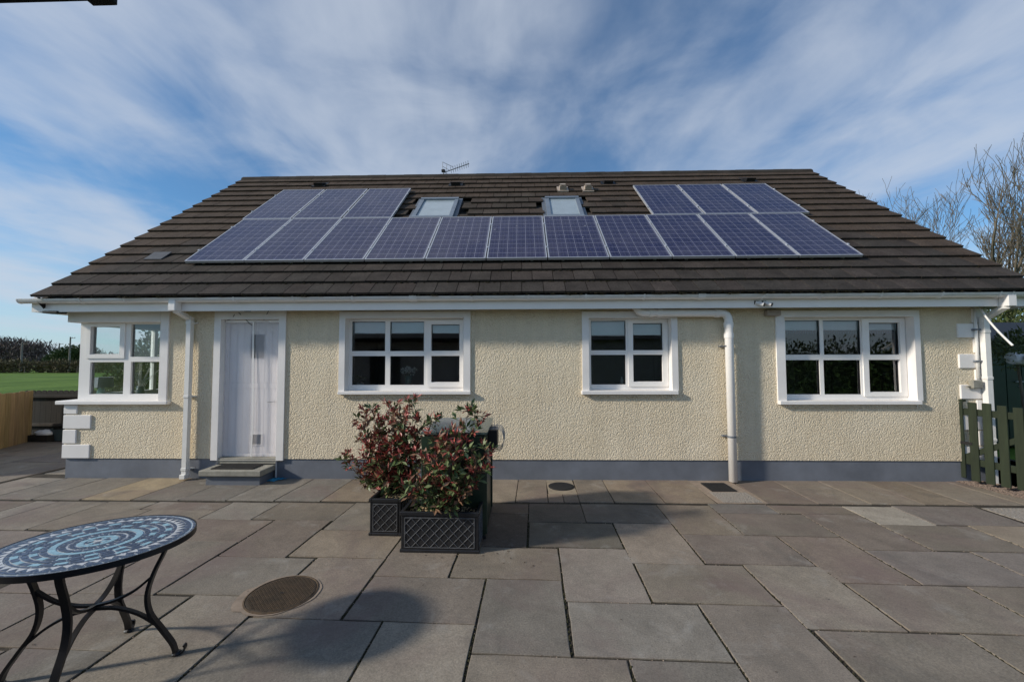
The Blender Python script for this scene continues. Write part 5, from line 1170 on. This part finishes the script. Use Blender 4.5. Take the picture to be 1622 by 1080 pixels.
# ================================================================== VEGETATION
def branch_tree(name, lab, loc, height, seed, trunk_r, spread, group, lean=(0, 0)):
    t = thing(name, lab, 'tree', loc, group); g = random.Random(seed); tr_, cr = MB(), MB()
    def grow(p, d, L, r_, lev):
        n = 5 if lev < 2 else 4; pts = [p]; q = Vector(p); dd = Vector(d)
        for k in range(n):
            dd = (dd+Vector((g.gauss(0, .13), g.gauss(0, .13), g.uniform(0, .10)))).normalized(); q = q+dd*(L/n); pts.append(q.copy())
        m_ = tr_ if lev == 0 else cr
        m_.tube(pts, [max(.010, r_*(1-.45*k/n)) for k in range(n+1)], 7 if lev < 2 else (4 if lev < 4 else 3), cap=False)
        if lev >= 5 or r_ < .0035: return
        kids = 3 if lev == 0 else g.choice((3, 4, 4)) if lev < 4 else g.choice((2, 3))
        for i in range(kids):
            if lev == 0: k = n; f_ = 1
            else: k = g.randint(1, n); f_ = 1
            ax = Vector((g.gauss(0, 1), g.gauss(0, 1), g.gauss(0, .35))).normalized(); nd = (dd*(1.0 if lev else 1.1)+ax*spread*g.uniform(.6, 1.2)+Vector((0, 0, .22))).normalized()
            grow(pts[k], nd, L*g.uniform(.50, .78), r_*(1-.45*k/n)*g.uniform(.45, .72), lev+1)
        grow(pts[-1], (dd+Vector((0, 0, .15))).normalized(), L*.72, r_*.55*.95, lev+1)
    grow(Vector((0, 0, -.3)), Vector((lean[0], lean[1], 1)).normalized(), height*.34, trunk_r, 0)
    tr_.build('trunk', M_BARK, t, smooth=True); cr.build('crown', M_BARK, t, kind='stuff'); return t
def at(x, Zc): # a point on the level ground under picture column x at forward distance Zc
    d = ray(x, 569); return CAM + d*(Zc/d.dot(_fw))
p = at(1566, 24); branch_tree('bare_tree', 'tall bare tree with forked grey trunk behind the roof corner', (p.x, p.y, 0), 13.9, 5, .26, .60, 'bare trees behind the house')
p = at(1520, 26); branch_tree('bare_tree', 'lower spreading bare tree showing just above the roof slope', (p.x, p.y, 0), 14.6, 17, .20, .80, 'bare trees behind the house')
p = at(1640, 23); branch_tree('bare_tree', 'bare tree leaning in beyond the forked tree by the gate', (p.x, p.y, 0), 11.5, 23, .18, .75, 'bare trees behind the house', (-.12, 0))
def clump(name, lab, cat, loc, blobs, n, L, w_, mat, seed, trunk=None, group=None, kind=None, up=.3):
    t = thing(name, lab, cat, loc, group); g = random.Random(seed); mb = MB()
    tot = sum(b[3]*b[4]*b[5] for b in blobs)
    for (x, y, z, rx, ry, rz) in blobs:
        for _ in range(int(n*(rx*ry*rz)/tot)):
            d = Vector((g.gauss(0, 1), g.gauss(0, 1), g.gauss(0, 1))).normalized(); r_ = g.random()**.33*g.uniform(.8, 1.08)
            pnt = Vector((x+d.x*rx*r_, y+d.y*ry*r_, z+d.z*rz*r_)); mb.leaf(pnt, d+Vector((g.gauss(0, .5), g.gauss(0, .5), up+g.gauss(0, .4))), Vector((g.gauss(0, 1), g.gauss(0, 1), g.gauss(0, 1))), L*g.uniform(.5, 1.3), w_*g.uniform(.5, 1.3))
    mb.build('crown' if cat != 'hedge' else 'foliage', mat, t, kind='stuff')
    if trunk:
        mb = MB()
        for q in trunk: mb.tube(q[0], q[1], 7)
        mb.build('trunk', M_BARK, t)
    return t
g = random.Random(77)
# conifer hedge behind the shed
bl_ = [(x*1.0, g.uniform(-.3, .3), 1.5+g.uniform(-.1, .1), .9, .8, 1.7) for x in range(-1, 9)]
p = at(1575, 13.2); clump('conifer_hedge', 'dense dark conifer hedge behind the green shed', 'hedge', (p.x, p.y, 0), bl_, 15000, .16, .07, M_CONIF, 41, [([(x, 0, 0), (x, 0, 1.6)], [.06, .03]) for x in range(0, 8, 2)])
p = at(1600, 17); clump('evergreen_tree', 'loose yellow green evergreen rising over the conifer hedge', 'tree', (p.x, p.y, 0), [(0, 0, 3.0, 1.3, 1.2, 1.6), (1.3, .2, 3.3, 1.2, 1.0, 1.5), (2.6, 0, 3.0, 1.3, 1, 1.8), (-.6, 0, 2.2, .9, .9, 1.2)], 7000, .2, .09, M_IVY, 42, [([(0, 0, 0), (.1, 0, 2.5)], [.1, .05]), ([(1.6, 0, 0), (1.5, 0, 3)], [.1, .05])])
# leafy climber with pale log by the gate
lp = WP(1612, 567, .3); lg = thing('birch_log', 'mottled white log end showing among leaves beside the shed', 'log', tuple(lp)); mb = MB()
mb.tube([(-.105, -.0, .0), (-.10, 0, 0), (-.08, .0, 0), (.18, .06, -.01), (.6, .25, -.02)], [.05, .075, .09, .10, .10], 16); smooth_angle(mb.build('bark', pmat('birch_bark', (.60, .60, .62), .8, .25, 9, col2=(.78, .78, .8), stretch=(1, 1, 6)), lg))
for k in range(7):
    a = g.uniform(0, 6); mb = MB(); x = g.uniform(-.04, .3); mb.bbox(x-.02, x+.03, -.104+x*.4, -.096+x*.4, g.uniform(-.06, .02), g.uniform(.03, .05), .002); mb.build('bark_patch', M_DTIMB, lg)
clump('leafy_climber', 'loose green climber hanging around the white log by the gate', 'climber', (lp.x, lp.y, 0), [(.10, .15, lp.z+.16, .32, .25, .14), (-.08, .1, lp.z+.05, .18, .2, .12), (.45, .3, lp.z+.2, .4, .3, .25), (.05, .1, lp.z-.10, .22, .15, .06)], 1500, .07, .028, M_IVY, 43, [(spline([(.5, .35, 0), (.45, .35, 1.2), (.2, .2, lp.z+.1)], 4), .018)])
# green shed
sh0 = WP(1566, 600, 2.4); shd = thing('garden_shed', 'dark green painted shed beyond the picket gate', 'shed', (sh0.x, 2.4, 0)); mb = MB()
zt_ = WP(1600, 541, 2.4).z; mb.box(0, 3.4, 0, 2.4, 0, zt_); mb.build('wall', M_SHED, shd)
mb = MB(); mb.v = [(-.15, -.15, zt_-.02), (3.55, -.15, zt_-.02), (3.55, 1.25, zt_+.42), (-.15, 1.25, zt_+.42), (-.15, 2.55, zt_-.02), (3.55, 2.55, zt_-.02), (-.15, -.15, zt_+.05), (3.55, -.15, zt_+.05), (3.55, 1.25, zt_+.49), (-.15, 1.25, zt_+.49), (-.15, 2.55, zt_+.05), (3.55, 2.55, zt_+.05)]
mb.f = [(6, 7, 8, 9), (9, 8, 11, 10), (0, 1, 7, 6), (4, 10, 11, 5), (0, 6, 9, 3), (3, 9, 10, 4), (1, 2, 8, 7), (2, 5, 11, 8), (0, 3, 2, 1), (3, 4, 5, 2)]; mb.mi = [0]*10; mb.build('roof', M_BLACK, shd)
for k in range(11):
    mb = MB(); mb.bbox(.03+k*.30, .03+k*.30+.285, -.018, -.001, .04, zt_-.05, .003); mb.build('board', M_SHED, shd)
h0 = WP(1616, 606, 2.37)-Vector((sh0.x, 2.4, 0)); mb = MB(); mb.tube([(h0.x-.10, -.05, h0.z+.02), (h0.x+.1, -.05, h0.z+.02)], .012, 8); mb.tube([(h0.x, -.018, h0.z+.02), (h0.x, -.05, h0.z+.02)], .012, 8); mb.lathe([(.03, 0), (.02, .02)], 10, (h0.x, -.03, h0.z-.08)); mb.build('handle', M_WIRE, shd)
# small tree seen through the corner window
p = at(222, 10.4); clump('garden_bush', 'bushy green shrub outside the side of the corner window', 'shrub', (p.x, p.y, 0), [(0, 0, 1.25, .6, .6, .75), (.35, 0, 1.75, .45, .4, .6), (-.35, 0, .9, .5, .5, .6), (.1, .2, 2.1, .3, .3, .45)], 4200, .13, .05, M_IVY, 44, [([(0, 0, -.1), (.05, 0, 1.2), (.2, 0, 2.3)], [.05, .035, .01])])
# far field edge: hedge, wood, evergreens, poles
hp_ = at(40, 60); g = random.Random(15)
bl_ = [(-46+k*1.9, g.uniform(-.5, .5)+.05*k, .75+g.uniform(-.1, .15), 1.5, 1.0, .95+g.uniform(-.1, .2)) for k in range(44)]
clump('field_hedge', 'long brown hedge along the far edge of the green field', 'hedge', (hp_.x, hp_.y, -.07), bl_, 16000, .42, .22, M_HEDGE, 51, [([(x, 0, 0), (x, 0, 1)], [.06, .03]) for x in range(-40, 36, 8)])
bl_ = [(-46+k*2.4, g.uniform(-.5, .5)+.05*k, 1.0+g.uniform(-.2, .2), 2.0, 1.5, 1.0+g.uniform(-.2, .3)) for k in range(36)]
clump('second_hedge', 'taller mixed hedge row behind the brown field hedge', 'hedge', (hp_.x-6, hp_.y+14, -.07), bl_, 5000, .55, .28, M_HEDGE, 52, [([(x, 0, 0), (x, 0, 1.5)], [.06, .03]) for x in range(-40, 36, 8)])
wp_ = at(15, 95); mb = MB(); g = random.Random(16)
def far_wood(cx, top, w_, n):
    for _ in range(n):
        d = Vector((g.gauss(0, 1), g.gauss(0, 1), g.gauss(0, 1))).normalized(); r_ = g.random()**.35
        mb.leaf(Vector((cx+d.x*w_*r_, d.y*2*r_+g.uniform(-2, 4), top*.52+d.z*top*.5*r_)), Vector((g.gauss(0, .6), g.gauss(0, .6), 1)), Vector((g.gauss(0, 1), g.gauss(0, 1), 0)), g.uniform(.5, 1.5), g.uniform(.1, .3))
for k in range(15): far_wood(-54+k*4.2+g.uniform(-1, 1), 6.9+g.uniform(-.8, .8)-(1.2 if k == 14 else 0), 2.6, 1200)
for k in range(8): far_wood(9+k*3.2, 3.1+g.uniform(-.5, .6), 2.2, 260)
link('distant_wood', mb.mesh('distant_wood', M_WOODF), None, (wp_.x, wp_.y, -.07), kind='stuff', label='leafless brown wood on the horizon behind the field', category='wood')
for x, Zc, lab, rr_, hh in ((112, 84, 'rounded dark evergreen tree behind the hedge by the tall pole', 3.2, 5.0), (97, 86, 'smaller dark evergreen beside the rounded one behind the hedge', 2.4, 4.0), (132, 86, 'dark evergreen half hidden by the corner window post', 3.2, 5.2)):
    p = at(x, Zc); clump('evergreen_tree', lab, 'tree', (p.x, p.y, -.07), [(0, 0, hh*.6, rr_, 2, hh*.40), (rr_*.5, 0, hh*.5, rr_*.7, 2, hh*.36), (-rr_*.5, 0, hh*.45, rr_*.6, 2, hh*.34)], 2600, .5, .25, M_EVER, int(x), [([(0, 0, 0), (0, 0, hh*.6)], [.15, .08])])
for x, Zc, yt, lab in ((34, 66, 540, 'pale utility pole standing before the brown wood'), (93, 90, 541.5, 'shorter utility pole between the wood and the evergreens'), (110, 72, 531.5, 'tall utility pole with crossarm in front of the evergreens')):
    p = at(x, Zc); h_ = 1.7264+(569.5-yt)/640*Zc+.07; t = thing('utility_pole', lab, 'pole', (p.x, p.y, -.07), 'utility poles by the field'); mb = MB(); mb.tube([(0, 0, 0), (0, 0, h_)], [.15, .10], 8); mb.build('post', pmat('pole_wood', (.22, .20, .18), .9, .2, 2), t)
    mb = MB(); mb.box(-.05, .85, -.04, .04, h_-.25, h_-.18); mb.box(.3, .36, -.03, .03, h_-.18, h_-.05); mb.box(.78, .84, -.03, .03, h_-.18, h_-.05); mb.build('crossarm', M_BARK, t)

# ================================================================== BEHIND AND BESIDE THE CAMERA
EZ = 2.27; e0 = GP(176, -1, EZ); ey = GP(90, 3.5, EZ).y; ex = e0.x
ob = thing('outbuilding', 'outbuilding with dark overhanging eaves at the near side of the patio', 'building', (ex, ey, 0))
mb = MB(); mb.box(-6.2, -.25, -4.4, -.42, 0, EZ-.02); mb.build('wall', M_OUTB, ob)
mb = MB(); mb.v = [(-6.5, 0, EZ), (.0, 0, EZ), (.0, -2.4, EZ+.3), (-6.5, -2.4, EZ+.3), (-6.5, -4.8, EZ), (.0, -4.8, EZ), (-6.5, 0, EZ+.08), (.0, 0, EZ+.08), (.0, -2.4, EZ+.38), (-6.5, -2.4, EZ+.38), (-6.5, -4.8, EZ+.08), (.0, -4.8, EZ+.08)]
mb.f = [(6, 9, 8, 7), (9, 10, 11, 8), (0, 6, 7, 1), (4, 5, 11, 10), (0, 3, 9, 6), (3, 4, 10, 9), (1, 7, 8, 2), (2, 8, 11, 5), (0, 1, 2, 3), (3, 2, 5, 4)]; mb.mi = [0]*10; mb.build('roof', M_DARKWOOD, ob)
mb = MB(); mb.bbox(-.035, .005, -.04, .005, EZ-.006, EZ+.09, .003); mb.build('eave_end', M_DARKWOOD, ob)
mb = MB(); mb.box(-3.9, -3.0, -.42, -.38, .05, 2.05); dr = mb.build('door', M_DTIMB, ob); mb = MB(); mb.tube([(-3.1, -.37, 1.0), (-3.1, -.33, 1.0), (-3.2, -.33, 1.0)], .01, 6); mb.build('handle', M_WIRE, dr)
ob2 = thing('rear_garage', 'low grey garage across the yard behind the viewpoint', 'building', (1.2, -17.5, 0)); mb = MB(); mb.box(0, 6.5, 0, 4.5, 0, 2.7); mb.build('wall', M_OUTB, ob2)
mb = MB(); mb.v = [(-.3, 4.8, 2.65), (6.8, 4.8, 2.65), (6.8, 2.25, 2.95), (-.3, 2.25, 2.95), (-.3, -.3, 2.65), (6.8, -.3, 2.65)]; mb.f = [(0, 1, 2, 3), (3, 2, 5, 4), (0, 3, 4), (1, 5, 2), (0, 4, 5, 1)]; mb.mi = [0]*5; mb.build('roof', M_DARKWOOD, ob2)
g = random.Random(61); bl_ = [(k*.9, g.uniform(-.3, .3), 1.2, .95, .9, 1.3+g.uniform(-.2, .4)) for k in range(9)]
clump('garden_hedge', 'leafy garden hedge behind the viewpoint facing the gate end window', 'hedge', (8.6, -10.6, 0), bl_, 9000, .16, .08, M_CONIF, 62, [([(x, 0, 0), (x, 0, 1.5)], [.05, .03]) for x in range(0, 8, 2)])
